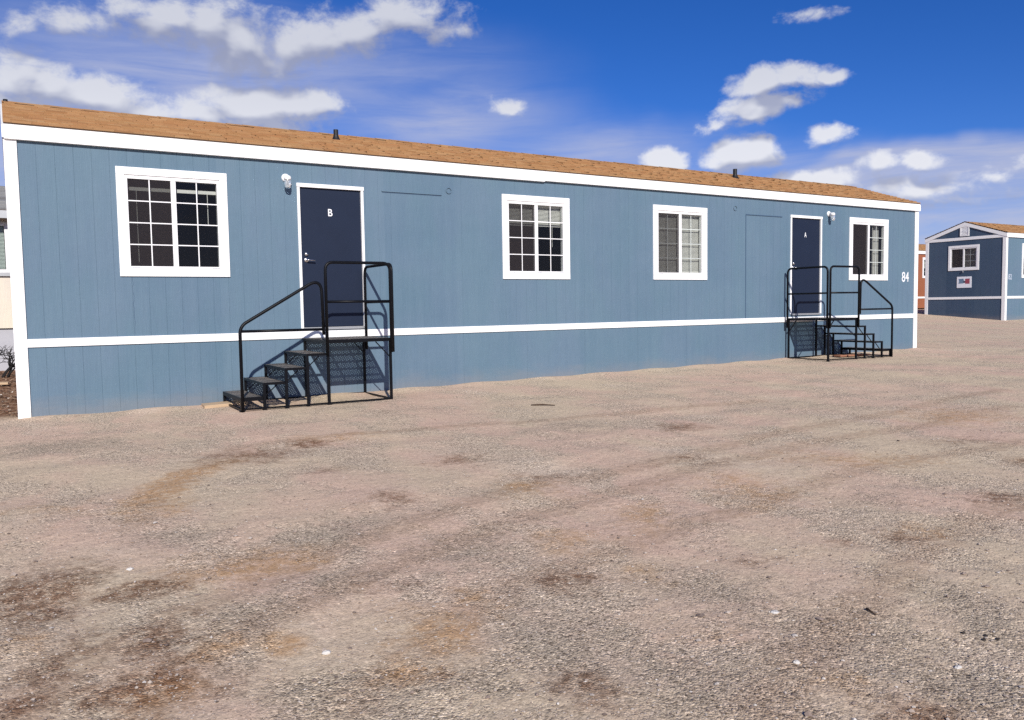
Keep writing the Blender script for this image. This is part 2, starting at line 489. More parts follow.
def ground_mat():
    mt, nt, b = new_mat('gravel_yard')
    n = N(nt)
    pos = n('ShaderNodeTexCoord').outputs['Object']
    flat = n.vscale(pos, (1, 1, 0))
    warp = n('ShaderNodeVectorMath', {0: n.noise(flat, 1.6, 6, 0.68, out=1), 1: (0.5, 0.5, 0.5)}, operation='SUBTRACT').outputs[0]
    wpos = n('ShaderNodeVectorMath', {0: flat, 1: n.vscale(warp, (0.8, 0.8, 0))}, operation='ADD').outputs[0]
    # broad tone: pinkish dust against grey crushed stone
    br = n.noise(n.vscale(wpos, (0.62, 0.34, 1)), 1.0, 6, 0.6)
    br2 = n.noise(n.vscale(wpos, (1.5, 0.75, 1)), 1.0, 6, 0.65)
    col = n.mix(n.smooth(br, 0.38, 0.62), (0.540, 0.430, 0.300, 1), (0.555, 0.395, 0.295, 1))
    gravel = n.smooth(br2, 0.44, 0.62)
    col = n.mix(n.math('MULTIPLY', gravel, 0.7), col, (0.46, 0.375, 0.275, 1))
    pale = n.smooth(n.noise(n.vscale(wpos, (1.1, 0.6, 1)), 1.0, 5, 0.6, dist=0.4), 0.55, 0.72)
    col = n.mix(n.math('MULTIPLY', pale, 0.45), col, (0.62, 0.50, 0.38, 1))
    dk = n.smooth(n.noise(n.vscale(wpos, (2.2, 1.6, 1)), 1.0, 6, 0.7), 0.58, 0.78)
    col = n.mix(n.math('MULTIPLY', dk, 0.55), col, (0.28, 0.175, 0.12, 1))

    edge = n.noise(flat, 5.5, 6, 0.72)
    edge = n.math('MULTIPLY', n.math('SUBTRACT', edge, 0.5), 1.7)

    def field(name, w=1.0):
        a = n('ShaderNodeAttribute', attribute_name=name).outputs['Fac']
        return n.smooth(n.math('SUBTRACT', a, edge), 0.02, 0.85, 0.0, w)
    fine = n.noise(flat, 14, 5, 0.7)
    brk = n.smooth(fine, 0.34, 0.58, 0.22, 1.0)
    darkb, tanb, greyb = field('stain_dark', 0.82), field('stain_tan', 0.85), field('stain_grey', 0.9)
    col = n.mix(n.math('MULTIPLY', greyb, n.smooth(fine, 0.25, 0.6, 0.45, 0.9)), col, (0.345, 0.280, 0.205, 1))
    track = field('wheel_track', 0.5)
    col = n.mix(n.math('MULTIPLY', track, brk), col, (0.33, 0.225, 0.150, 1))
    col = n.mix(n.math('MULTIPLY', tanb, brk), col, (0.43, 0.262, 0.132, 1))
    col = n.mix(n.math('MULTIPLY', darkb, brk), col, (0.155, 0.074, 0.036, 1))
    # brown weedy dirt behind the left corner
    sx = n('ShaderNodeSeparateXYZ', {0: pos})
    back = n.math('MULTIPLY', n.smooth(sx.outputs[1], 0.0, 0.7), n.smooth(sx.outputs[0], 0.6, 0.0))
    bcol = n.ramp(n.noise(flat, 9, 5, 0.7), [(0.3, (0.07, 0.035, 0.02)), (0.5, (0.20, 0.105, 0.06)), (0.62, (0.30, 0.21, 0.14)), (0.75, (0.55, 0.47, 0.40))])
    col = n.mix(back, col, bcol)
    mid = n.noise(flat, 22, 6, 0.75)
    # stone chips: one tone per cell, at two sizes
    v1 = n('ShaderNodeTexVoronoi', {'Vector': flat, 'Scale': 85.0, 'Randomness': 1.0})
    v2 = n('ShaderNodeTexVoronoi', {'Vector': flat, 'Scale': 190.0, 'Randomness': 1.0})
    t1 = n('ShaderNodeSeparateColor', {0: v1.outputs['Color']}).outputs[0]
    t2 = n('ShaderNodeSeparateColor', {0: v2.outputs['Color']}).outputs[1]
    f1 = n.ramp(t1, [(0.0, (0.40, 0.38, 0.37)), (0.2, (0.90, 0.90, 0.90)), (0.65, (1.10, 1.10, 1.10)), (0.92, (1.3, 1.3, 1.3)), (1.0, (1.9, 1.9, 1.92))])
    f2 = n.ramp(t2, [(0.0, (0.5, 0.49, 0.48)), (0.25, (0.95, 0.95, 0.95)), (0.75, (1.12, 1.12, 1.12)), (1.0, (1.5, 1.5, 1.5))])
    rough = n.math('MAXIMUM', n.math('MAXIMUM', gravel, greyb), n.math('MULTIPLY', darkb, 0.8))
    rough = n.smooth(n.math('ADD', rough, n.math('MULTIPLY', n.math('SUBTRACT', mid, 0.5), 1.2)), 0.0, 0.9, 0.30, 1.0)
    col = n.mix(rough, col, f1, 'MULTIPLY')
    col = n.mix(rough, col, f2, 'MULTIPLY')
    col = n.mix(0.75, col, n.ramp(mid, [(0.25, (0.72, 0.70, 0.68)), (0.5, (1.0, 1.0, 1.0)), (0.75, (1.25, 1.25, 1.25))]), 'MULTIPLY')
    nt.links.new(col, b.inputs['Base Color'])
    b.inputs['Roughness'].default_value = 0.95
    b.inputs['Specular IOR Level'].default_value = 0.15
    h1 = n.math('MULTIPLY', n.math('MULTIPLY', v1.outputs['Distance'], rough), -0.0052)
    h2 = n.math('MULTIPLY', n.math('MULTIPLY', v2.outputs['Distance'], rough), -0.0024)
    h3 = n.math('MULTIPLY', n.noise(flat, 7, 8, 0.62), 0.016)
    h = n.math('ADD', n.math('ADD', h1, h2), h3)
    bp = n('ShaderNodeBump', {'Strength': 1.0, 'Distance': 1.0, 'Height': h})
    nt.links.new(bp.outputs[0], b.inputs['Normal'])
    return mt


def lines(segs):
    out = []
    for (a, b_, st) in segs:
        out += list(np.arange(a, b_, st))
    return np.array(sorted(set(np.round(out, 4))))


xs = lines([(-6000, -600, 1800), (-600, -60, 180), (-60, -10, 10), (-10, -1.5, 0.5), (-1.5, 6, 0.07), (6, 20, 0.12), (20, 44, 0.5), (44, 100, 8), (100, 800, 140), (800, 6001, 1300)])
ys = lines([(-6000, -600, 1800), (-600, -60, 180), (-60, -14, 8), (-14, -10.6, 0.4), (-10.6, -5, 0.055), (-5, 1.2, 0.09), (1.2, 16, 0.5), (16, 60, 6), (60, 600, 120), (600, 6001, 1300)])
gx, gy = np.meshgrid(xs, ys)
gzv = ground_z(gx, gy)
gv = np.stack([gx.ravel(), gy.ravel(), gzv.ravel()], 1)
nx, ny = len(xs), len(ys)
idx = np.arange(nx*ny).reshape(ny, nx)
gf = np.stack([idx[:-1, :-1].ravel(), idx[:-1, 1:].ravel(), idx[1:, 1:].ravel(), idx[1:, :-1].ravel()], 1)
me = bpy.data.meshes.new('ground')
me.from_pydata(gv.tolist(), [], gf.tolist())
me.polygons.foreach_set('use_smooth', [True]*len(me.polygons))
me.materials.append(ground_mat())
for nm, key in (('stain_dark', 'dark'), ('stain_tan', 'tan'), ('stain_grey', 'grey')):
    at = me.attributes.new(nm, 'FLOAT', 'POINT')
    at.data.foreach_set('value', stain_field(STAINS[key], gx.ravel(), gy.ravel()).astype(np.float32))
at = me.attributes.new('wheel_track', 'FLOAT', 'POINT')
at.data.foreach_set('value', track_field(gx.ravel(), gy.ravel()).astype(np.float32))
go = bpy.data.objects.new('ground', me)
COL.objects.link(go)
tag(go, kind='structure')

# loose pebbles lying on the yard
def pebble_mat():
    mt, nt, b = new_mat('pebbles')
    n = N(nt)
    isl = n('ShaderNodeNewGeometry').outputs['Random Per Island']
    col = n.ramp(isl, [(0.0, (0.13, 0.10, 0.085)), (0.25, (0.26, 0.20, 0.165)), (0.55, (0.36, 0.29, 0.24)), (0.88, (0.42, 0.36, 0.31)), (0.97, (0.50, 0.45, 0.40)), (1.0, (0.58, 0.54, 0.50))])
    nt.links.new(col, b.inputs['Base Color'])
    b.inputs['Roughness'].default_value = 0.9
    b.inputs['Specular IOR Level'].default_value = 0.2
    return mt


NP = 30000
o6 = np.array([(1, 0, 0), (-1, 0, 0), (0, 1, 0), (0, -1, 0), (0, 0, 1), (0, 0, -0.6),
               (.62, .62, .45), (-.62, .62, .45), (.62, -.62, .45), (-.62, -.62, .45)], float)
of = [(4, 6, 7), (4, 7, 9), (4, 9, 8), (4, 8, 6), (6, 0, 2), (6, 2, 7), (7, 2, 1), (7, 1, 9), (9, 1, 3), (9, 3, 8), (8, 3, 0), (8, 0, 6),
      (5, 2, 0), (5, 1, 2), (5, 3, 1), (5, 0, 3)]
# more of them close to where one stands, thinning out with distance
uu = rng.uniform(-0.78, 0.78, NP)
dd = 2.2+10.5*rng.power(1.0, NP)**1.5
hx = math.sin(YAW); hy = math.cos(YAW)
px = CAM.x + dd*hx + dd*uu*hy
py = CAM.y + dd*hy - dd*uu*hx
keep = (py < -0.12) & (px < 24) & ((rng.random(NP) < 0.55) | (dd < 6))
px, py, dd = px[keep], py[keep], dd[keep]
pz = ground_z(px, py)
sz = 0.0028*np.exp(rng.normal(0, 0.42, len(px)))+0.0006
big = rng.random(len(px)) < 0.02
sz[big] *= 2.0
pv = []
ang = rng.uniform(0, 6.283, len(px))
sc = rng.uniform(0.7, 1.4, (len(px), 3)); sc[:, 2] *= 0.7
jit = rng.uniform(0.8, 1.2, (len(px), 10, 1))
V = o6[None]*jit*sc[:, None, :]*sz[:, None, None]
ca, sa = np.cos(ang)[:, None], np.sin(ang)[:, None]
X = V[:, :, 0]*ca-V[:, :, 1]*sa + px[:, None]
Y = V[:, :, 0]*sa+V[:, :, 1]*ca + py[:, None]
Z = V[:, :, 2] + pz[:, None] + sz[:, None]*0.25
PV = np.stack([X, Y, Z], 2).reshape(-1, 3)
PF = (np.array(of)[None]+(np.arange(len(px))*10)[:, None, None]).reshape(-1, 3)
me = bpy.data.meshes.new('pebbles')
me.from_pydata(PV.tolist(), [], PF.tolist())
me.materials.append(pebble_mat())
po = bpy.data.objects.new('loose_gravel', me)
COL.objects.link(po)
tag(po, 'loose grey and white stone chips scattered over the dirt yard', 'gravel', kind='stuff')


# ------------------------------------------------------------------ trailer kit
def wall_sheet(mb, fn, u_a, u_b, z_a, z_b, holes=(), grooves=(), gw=0.007, gd=0.0035):
    """fn(u, z, d) -> point, d outward; holes (u0, u1, z0, z1); grooves = positions of vertical grooves"""
    prof = [(u_a, 0.0)]
    for g in grooves:
        if u_a+0.02 < g < u_b-0.02:
            prof += [(g-gw/2, 0.0), (g-gw/4, -gd), (g+gw/4, -gd), (g+gw/2, 0.0)]
    prof.append((u_b, 0.0))
    us = [p[0] for p in prof]; ds = [p[1] for p in prof]
    extra = [h[0] for h in holes]+[h[1] for h in holes]
    allu = sorted(set(us+[e for e in extra if u_a < e < u_b]))
    for a, b_ in zip(allu[:-1], allu[1:]):
        if b_-a < 1e-6: continue
        da = float(np.interp(a, us, ds)); db = float(np.interp(b_, us, ds))
        mid = (a+b_)/2
        zs = [(z_a, z_b)]
        for h in holes:
            if h[0] < mid < h[1]:
                nz = []
                for (p, q) in zs:
                    if h[3] <= p or h[2] >= q: nz.append((p, q)); continue
                    if h[2] > p: nz.append((p, h[2]))
                    if h[3] < q: nz.append((h[3], q))
                zs = nz
        for (p, q) in zs:
            mb.quad(fn(a, p, da), fn(b_, p, db), fn(b_, q, db), fn(a, q, da))


def obox(mb, fn, u_a, u_b, z_a, z_b, d_a, d_b):
    mb.hexa([fn(u_a, z_a, d_b), fn(u_b, z_a, d_b), fn(u_b, z_a, d_a), fn(u_a, z_a, d_a),
             fn(u_a, z_b, d_b), fn(u_b, z_b, d_b), fn(u_b, z_b, d_a), fn(u_a, z_b, d_a)])


def window(parent, fn, ua, ub, za, zb, style, label=None, rows=4):
    """white-cased sliding window: casing > vinyl frame, muntins, panes, screen, blind, cords"""
    cw = 0.098
    mb = MB()
    obox(mb, fn, ua, ub, zb-cw, zb, -0.004, 0.022)
    obox(mb, fn, ua, ub, za, za+cw, -0.004, 0.022)
    obox(mb, fn, ua, ua+cw, za+cw, zb-cw, -0.004, 0.0205)
    obox(mb, fn, ub-cw, ub, za+cw, zb-cw, -0.004, 0.0205)
    w = mb.build('window', M['white'], parent, 0.003)
    if label: w['label'] = label
    ia, ib, ja, jb = ua+cw, ub-cw, za+cw, zb-cw
    fw = 0.036
    mb = MB()
    obox(mb, fn, ia, ib, jb-fw-0.012, jb, -0.07, 0.008)
    obox(mb, fn, ia, ib, ja, ja+fw, -0.07, 0.012)
    obox(mb, fn, ia, ia+fw, ja+fw, jb-fw-0.012, -0.07, 0.007)
    obox(mb, fn, ib-fw, ib, ja+fw, jb-fw-0.012, -0.07, 0.007)
    mid = (ia+ib)/2
    obox(mb, fn, mid-0.032, mid+0.032, ja+fw, jb-fw-0.012, -0.05, 0.002)
    mb.build('window_frame', M['vinyl'], w, 0.002)
    for s in (ia+0.10, mid+0.06, ib-0.08):     # weep slots in the bottom rail
        mb = MB()
        obox(mb, fn, s-0.05, s+0.05, ja+fw*0.32, ja+fw*0.55, 0.0123, 0.0135)
        mb.build('weep_slot', M['grey_metal'], w)
    ka, kb = ja+fw, jb-fw-0.012
    for side, (pa, pb, dd) in enumerate(((ia+fw, mid-0.032, -0.034), (mid+0.032, ib-fw, -0.018))):
        mb = MB()
        mb.quad(fn(pa, ka, dd), fn(pb, ka, dd), fn(pb, kb, dd), fn(pa, kb, dd))
        mb.build('pane', M['glass'], w)
        if not (side == 0 and style.get('no_left_grid')):
            mb = MB()
            c = (pa+pb)/2
            hs = [ka+(kb-ka)*i/rows for i in range(1, rows)]
            me_d = -0.004 if style.get('grid_out') else dd-0.003
            obox(mb, fn, c-0.007, c+0.007, ka, kb, me_d-0.003, me_d)
            for h in hs:
                obox(mb, fn, pa, c-0.007, h-0.007, h+0.007, me_d-0.003, me_d)
                obox(mb, fn, c+0.007, pb, h-0.007, h+0.007, me_d-0.003, me_d)
            mb.build('muntin', M['vinyl'], w)
    scr = style.get('screen')
    if scr:
        pa, pb = (ia+fw, mid-0.032) if scr[0] == 'left' else (mid+0.032, ib-fw)
        dd = -0.008
        lo, hi = scr[1], scr[2]
        mb = MB()
        q0, q1 = ka+(kb-ka)*lo, ka+(kb-ka)*hi
        mb.quad(fn(pa, q0, dd), fn(pb, q0, dd), fn(pb, q1, dd), fn(pa, q1, dd))
        mb.build('insect_screen', M['screen'], w)
    bl = style.get('blind')
    if bl:
        mb = MB()
        obox(mb, fn, ia+0.01, ib-0.01, jb-0.075, jb-0.04, -0.125, -0.085)
        lo = kb-(kb-ka)*bl
        z = jb-0.085
        st = 0.022
        while z > lo+0.02:
            t = 0.010
            a0, a1 = fn(ia+0.012, z-t, -0.094), fn(ib-0.012, z-t, -0.094)
            b1, b0 = fn(ib-0.012, z+t, -0.110), fn(ia+0.012, z+t, -0.110)
            mb.quad(a0, a1, b1, b0)
            z -= st
        obox(mb, fn, ia+0.012, ib-0.012, lo-0.012, lo+0.012, -0.115, -0.090)
        mb.build('blind', M['blind'], w)
    rb = style.get('raised_blind')
    if rb:
        mb = MB()
        z1 = kb-0.095
        obox(mb, fn, ia+0.012, ib-0.012, z1-0.045, z1, -0.115, -0.085)
        mb.build('raised_blind', M['blind'], w)
    cd_ = style.get('cords')
    if cd_:
        for (fr, l0, l1) in cd_:
            mb = MB()
            u = ia+fw+(ib-ia-2*fw)*fr
            obox(mb, fn, u-0.0035, u+0.0035, kb-(kb-ka)*l1, kb-(kb-ka)*l0, -0.082, -0.076)
            mb.build('blind_cord', M['blind'], w)
    cu = style.get('curtain')
    if cu:
        mb = MB()
        a, b_ = cu
        K = 40
        for i in range(K):
            q0 = a+(b_-a)*i/K; q1 = a+(b_-a)*(i+1)/K
            w0 = ia+fw+(ib-ia-2*fw)*q0; w1 = ia+fw+(ib-ia-2*fw)*q1
            e0 = -0.16+0.028*math.sin(i*1.05)+0.008*math.sin(i*2.7); e1 = -0.16+0.028*math.sin((i+1)*1.05)+0.008*math.sin((i+1)*2.7)
            mb.quad(fn(w0, ka-0.1, e0), fn(w1, ka-0.1, e1), fn(w1, kb+0.03, e1), fn(w0, kb+0.03, e0))
        mb.build('curtain', M['curtain'], w)
    return w


def window_hole(ua, ub, za, zb):
    c = 0.098-0.004
    return (ua+c, ub-c, za+c, zb-c)


def text_mesh(body, height, width=None, bold=0.0, extrude=0.002):
    cu = bpy.data.curves.new('txt', 'FONT')
    cu.body = body; cu.size = 1.0; cu.extrude = extrude/height*0.7; cu.offset = bold
    cu.align_x = 'CENTER'
    o = bpy.data.objects.new('txt', cu)
    COL.objects.link(o)
    bpy.context.view_layer.update()
    me = bpy.data.meshes.new_from_object(o.evaluated_get(bpy.context.evaluated_depsgraph_get()))
    bpy.data.objects.remove(o)
    vs = np.array([v.co[:] for v in me.vertices])
    mn, mx = vs.min(0), vs.max(0)
    s = height/(mx[1]-mn[1])
    sx = s if width is None else width/(mx[0]-mn[0])
    for v in me.vertices:
        v.co.x = (v.co.x-(mn[0]+mx[0])/2)*sx
        v.co.y = (v.co.y-(mn[1]+mx[1])/2)*s
        v.co.z = v.co.z*s
    return me


def text_obj(name, me, mat, parent, loc, rot):
    o = bpy.data.objects.new(name, me)
    me.materials.clear(); me.materials.append(mat)
    COL.objects.link(o)
    o.parent = parent
    o.location = loc
    o.rotation_euler = rot
    return o


def shingle_roof(parent, L, W, z_e, z_r, over=0.06, end=0.05, mat=None, courses=18, tab=0.20):
    mat = mat or M['shingle']
    yr = W/2
    mb = MB()
    rnd = random.Random(5)
    for side in (0, 1):
        ye = -over if side == 0 else W+over
        sl = Vector((0, yr-ye, z_r-z_e)); n = Vector((0, -(z_r-z_e), yr-ye)) if side == 0 else Vector((0, z_r-z_e, -(yr-ye)))
        n = n.normalized()
        if n.z < 0: n = -n
        for c in range(courses):
            t0 = c/courses; t1 = min(1.0, (c+1.25)/courses)
            x = -end - rnd.uniform(0, tab)
            while x < L+end:
                w = tab*rnd.uniform(0.55, 1.25)
                xa, xb = max(x, -end), min(x+w, L+end)
                x += w
                if xb-xa < 0.02: continue
                lift = 0.006+rnd.uniform(0, 0.014)
                jt = rnd.uniform(-0.006, 0.004)
                p0 = Vector((0, ye, z_e))+sl*(t0+jt/1.0*0.5)
                p1 = Vector((0, ye, z_e))+sl*t1
                a, b_ = p0+n*(lift+0.006), p1+n*0.002
                g = 0.0012
                lo = p0-n*0.004
                if side == 0:
                    mb_pts = [(xa, a), (xb-g, a), (xb-g, b_), (xa, b_)]
                else:
                    mb_pts = [(xb-g, a), (xa, a), (xa, b_), (xb-g, b_)]
                q = [Vector((xx, pp.y, pp.z)) for xx, pp in mb_pts]
                nb = len(mb.v)
                mb.v += [tuple(p) for p in q]
                mb.f.append((nb, nb+1, nb+2, nb+3)); mb.s.append(False)
                l0 = Vector((q[0].x, lo.y, lo.z)); l1 = Vector((q[1].x, lo.y, lo.z))
                mb.v += [tuple(l0), tuple(l1)]
                mb.f.append((nb+4, nb+5, nb+1, nb)); mb.s.append(False)
    o = mb.build('roof', mat, parent)
    # ridge caps
    mb = MB()
    x = -end
    while x < L+end:
        xb = min(x+0.26, L+end)
        h = 0.012+rnd.uniform(0, 0.006)
        k = (z_r-z_e)/(yr+over)
        mb.quad((x, yr-0.13, z_r-0.13*k+h), (xb-0.004, yr-0.13, z_r-0.13*k+h-0.004), (xb-0.004, yr, z_r+h-0.004+0.004), (x, yr, z_r+h+0.004))
        mb.quad((x, yr, z_r+h+0.004), (xb-0.004, yr, z_r+h), (xb-0.004, yr+0.13, z_r-0.13*k+h-0.004), (x, yr+0.13, z_r-0.13*k+h))
        x += 0.25
    mb.build('ridge_cap', mat, o)
    # deck under the shingles
    mb = MB()
    mb.prism([(-end+0.004, -over+0.004, z_e-0.022), (-end+0.004, yr, z_r-0.022), (-end+0.004, W+over-0.004, z_e-0.022), (-end+0.004, W+over-0.004, z_e-0.006),
              (-end+0.004, yr, z_r-0.006), (-end+0.004, -over+0.004, z_e-0.006)], (L+2*end-0.008, 0, 0))
    mb.build('roof_deck', M['stick'], o)
    return o


def trailer(root, L, W, zs, z_skirt, openings, mats, groove_to=None, r_end=0.03, end_openings=(), splits=None, z_gap=None):
    """zs = (belt bottom, belt top, fascia bottom, fascia top, ridge)"""
    zbb, zbt, zfb, zft, zr = zs
    front = lambda u, z, d: (u, -d, z)
    back = lambda u, z, d: (L-u, W+d, z)
    endl = lambda u, z, d: (-d, W-u, z)
    endr = lambda u, z, d: (L+d, u, z)
    gs = np.arange(0.11, L, 0.2032).tolist()
    if groove_to: gs = [g for g in gs if g < groove_to[0] or g > groove_to[1]]
    seams = [g for g in np.arange(0.11+0.2032*6*0, L, 1.2192).tolist()]
    zb = zbb if z_gap is None else zbb
    # walls
    mb = MB()
    wall_sheet(mb, front, 0, L, zbb, zfb+0.05, [o for o in openings], sorted(set(gs+seams)), 0.006, 0.003)
    w = mb.build('wall', mats['front'], root)
    mb = MB()
    sg = [g for g in gs if g < 4.6]+[s for s in seams if s >= 4.6]
    wall_sheet(mb, front, 0, L, z_skirt, zbb, (), sorted(set(sg)), 0.006, 0.0035)
    mb.build('skirting', mats['front'], root)
    mb = MB()
    eg = np.arange(0.15, W, 0.2032).tolist()
    wall_sheet(mb, endl, 0, W, z_skirt, zfb+0.05, end_openings, eg)
    ztop = lambda y: zft-0.05+(zr-zft)*(1-abs(y-W/2)/(W/2))
    mb.poly([(0, W, zfb+0.05), (0, 0, zfb+0.05), (0, 0, ztop(0)), (0, W/2, ztop(W/2)), (0, W, ztop(W))])
    e1 = mb.build('end_wall', mats['end'], root)
    mb = MB()
    wall_sheet(mb, endr, 0, W, z_skirt, zfb+0.05, (), eg)
    mb.poly([(L, 0, zfb+0.05), (L, W, zfb+0.05), (L, W, ztop(W)), (L, W/2, ztop(W/2)), (L, 0, ztop(0))])
    mb.build('end_wall', mats['end'], root)
    mb = MB()
    wall_sheet(mb, back, 0, L, z_skirt, zfb+0.05, (), np.arange(0.2, L, 0.4064).tolist())
    mb.build('rear_wall', mats['end'], root)
    # inside lining: floor, ceiling, walls, partitions
    mb = MB()
    i = 0.12
    zf, zc = zbt+0.02, zfb-0.02
    mb.quad((i, i, zf), (L-i, i, zf), (L-i, W-i, zf), (i, W-i, zf))
    mb.quad((i, W-i, zc), (L-i, W-i, zc), (L-i, i, zc), (i, i, zc))
    mb.quad((i, W-i, zf), (L-i, W-i, zf), (L-i, W-i, zc), (i, W-i, zc))
    mb.build('interior', M['room'], root)
    for x in (i, 4.7, 9.3, 13.2, L-i):
        mb = MB()
        mb.box(x-0.04, x+0.04, i+0.02, W-i-0.02, zf+0.002, zc-0.002)
        mb.build('partition', M['room'], root)
    # inner face of the front wall, with the same openings
    mb = MB()
    wall_sheet(mb, lambda u, z, d: (u, 0.085, z), i, L-i, zf, zc, [o for o in openings])
    mb.build('interior_wall', M['room'], root)
    # trim
    mb = MB()
    cw = 0.118
    segs = splits or [(-0.012, L+0.012, zfb, zft)]
    for (a, b_, q0, q1) in segs:
        mb.box(a, b_, -0.055, -0.001, q0, q1)
    mb.build('fascia', M['white'], root, 0.003)
    mb = MB()
    for (a, b_, q0, q1) in [(-0.012, L+0.012, zfb, zft)]:
        mb.box(a, b_, W+0.001, W+0.055, q0, q1)
    mb.build('fascia', M['white'], root, 0.003)
    bz = z_skirt if z_gap is None else z_gap
    for (xa, xb) in ((-0.022, cw), (L-cw, L+0.022)):
        mb = MB()
        mb.box(xa, xb, -0.022, -0.001, bz, zfb)
        if xa < 0: mb.box(xa, -0.0005, -0.0005, cw, bz, zfb-0.002)
        else: mb.box(L+0.0005, xb, -0.0005, cw, bz, zfb-0.002)
        mb.build('corner_trim', M['white'], root, 0.003)
        mb = MB()
        if xa < 0: mb.box(xa, -0.0005, W-cw, W+0.02, bz, zfb-0.002)
        else: mb.box(L+0.0005, xb, W-cw, W+0.02, bz, zfb-0.002)
        mb.build('corner_trim', M['white'], root, 0.003)
    mb = MB()
    mb.box(cw+0.001, L-cw-0.001, -0.020, -0.001, zbb, zbt)
    mb.build('belt_trim', M['white'], root, 0.002)
    for (xa, xb) in ((-0.020, -0.001), (L+0.001, L+0.020)):
        mb = MB()
        mb.box(xa, xb, cw+0.001, W-cw-0.001, zbb, zbt)
        mb.build('belt_trim', M['white'], root, 0.002)
        mb = MB()
        mb.box(xa, xb, -0.001, W+0.001, zfb+0.002, zfb+0.125)
        mb.build('frieze_trim', M['white'], root, 0.002)
        # rake boards up the gable
        mb = MB()
        k = (zr-zft)/(W/2+0.06)
        for sgn in (0, 1):
            ya = -0.056 if sgn == 0 else W+0.056
            za = zft-0.025
            zmid = zr-0.027
            t = 0.145
            mb.prism([(xa-0.012 if xa < 0 else xa, ya, za), (xa-0.012 if xa < 0 else xa, W/2, zmid), (xa-0.012 if xa < 0 else xa, W/2, zmid-t), (xa-0.012 if xa < 0 else xa, ya, za-t)], (0.031, 0, 0))
        mb.build('rake_trim', M['white'], root)
    shingle_roof(root, L, W, zft+0.012, zr, end=r_end)
    return front, endl


def door(parent, x0, x1, z0, z1, letter, hinge_right=True, pane=False):
    mb = MB()
    mb.box(x0, x1, 0.012, 0.055, z0, z1)
    d = mb.build('door', M['door'], parent, 0.003)
    mb = MB()
    fw = 0.042
    mb.box(x0-fw, x0-0.003, -0.018, 0.08, z0-0.02, z1+0.003)
    mb.box(x1+0.003, x1+fw, -0.018, 0.08, z0-0.02, z1+0.003)
    mb.box(x0-fw-0.006, x1+fw+0.006, -0.026, 0.08, z1+0.003, z1+0.058)
    mb.build('door_frame', M['white'], d, 0.003)
    mb = MB()
    mb.box(x0-0.002, x1+0.002, -0.030, 0.06, z0-0.045, z0-0.006)
    mb.build('threshold', M['grey_metal'], d, 0.003)
    hx_ = x0+0.07 if hinge_right else x1-0.07
    sg = 1 if hinge_right else -1
    hz = z0+0.97
    mb = MB()
    mb.lathe([(0.0, 0.012), (0.030, 0.012), (0.034, 0.004), (0.034, 0.0)], (hx_, 0.012, hz), 'y', 18)
    mb.tube([(hx_, 0.008, hz), (hx_, -0.045, hz), (hx_+sg*0.115, -0.048, hz-0.004)], 0.010, 10, 0.02)
    mb.lathe([(0.0, 0.024), (0.024, 0.024), (0.028, 0.006), (0.028, 0.0)], (hx_, 0.012, hz+0.085), 'y', 18)
    mb.build('handle', M['steel'], d)
    if letter:
        me_ = text_mesh(letter, 0.105, 0.066, 0.012)
        text_obj('door_letter', me_, M['number'], d, ((x0+x1)/2-0.01, 0.0095, z0+1.67), (R(90), 0, 0))
    return d


def wall_lamp(parent, x, z):
    mb = MB()
    mb.lathe([(0.0, 0.022), (0.045, 0.022), (0.056, 0.014), (0.058, 0.0)], (x, -0.001, z), 'y', 22)
    l = mb.build('wall_lamp', M['vinyl'], parent)
    mb = MB()
    mb.tube([(x, -0.02, z), (x, -0.085, z+0.006), (x, -0.10, z-0.02)], 0.018, 12, 0.03)
    mb.lathe([(0.0, 0.028), (0.036, 0.024), (0.050, 0.004), (0.050, -0.028), (0.044, -0.032)], (x, -0.105, z-0.01), 'z', 20)
    mb.build('lamp_cap', M['vinyl'], l)
    mb = MB()
    mb.lathe([(0.041, 0.0), (0.047, -0.03), (0.046, -0.085), (0.034, -0.112), (0.0, -0.120)], (x, -0.105, z-0.042), 'z', 20)
    mb.build('lamp_jar', M['jar'], l)
    return l


def vent_pipe(parent, x, y, zroof, h, r=0.038):
    mb = MB()
    mb.tube([(x, y, zroof-0.05), (x, y, zroof+h)], r, 16, cap=False)
    mb.tube([(x, y, zroof+h), (x, y, zroof-0.02)], r*0.82, 16, cap=False)
    mb.lathe([(r*0.82, h), (r, h)], (x, y, zroof), 'z', 16)
    p = mb.build('vent_pipe', M['pipe'], parent)
    mb = MB()
    mb.lathe([(r*1.08, 0.075), (r*1.25, 0.05), (r*1.9, 0.0), (r*2.6, -0.03)], (x, y, zroof), 'z', 16)
    mb.build('pipe_boot', M['pipe'], p)
    return p


# ------------------------------------------------------------------ the main trailer
L1, W1 = 18.535, 3.56
DX = 0.022
ZS = (0.897, 1.000, 3.426, 3.605, 4.25)
T1 = empty('office_trailer', (DX, 0, 0))
tag(T1, 'long blue trailer office with two navy doors marked B and A, nearest in the yard', 'trailer')
wins = [(1.213, 2.592, 1.780, 3.190), (6.985, 8.350, 1.772, 3.172), (10.262, 11.640, 1.775, 3.168), (16.000, 17.405, 1.785, 3.185)]
doors = [(3.6055, 4.5256, 1.060, 3.072, 'B'), (14.100, 15.020, 1.078, 3.092, 'A')]
wins = [(a-DX, b_-DX, c, d) for (a, b_, c, d) in wins]
doors = [(a-DX, b_-DX, c, d, e) for (a, b_, c, d, e) in doors]
holes = [window_hole(*w) for w in wins]+[(d[0]-0.03, d[1]+0.03, d[2]-0.03, d[3]+0.03) for d in doors]
front1, end1 = trailer(T1, L1, W1, ZS, -0.3, holes, {'front': M['blue'], 'end': M['blue']}, groove_to=(5.0, 6.9), r_end=0.014,
                       splits=[(-0.012, 7.80, 3.420, 3.600), (7.803, L1+0.012, 3.434, 3.606)])
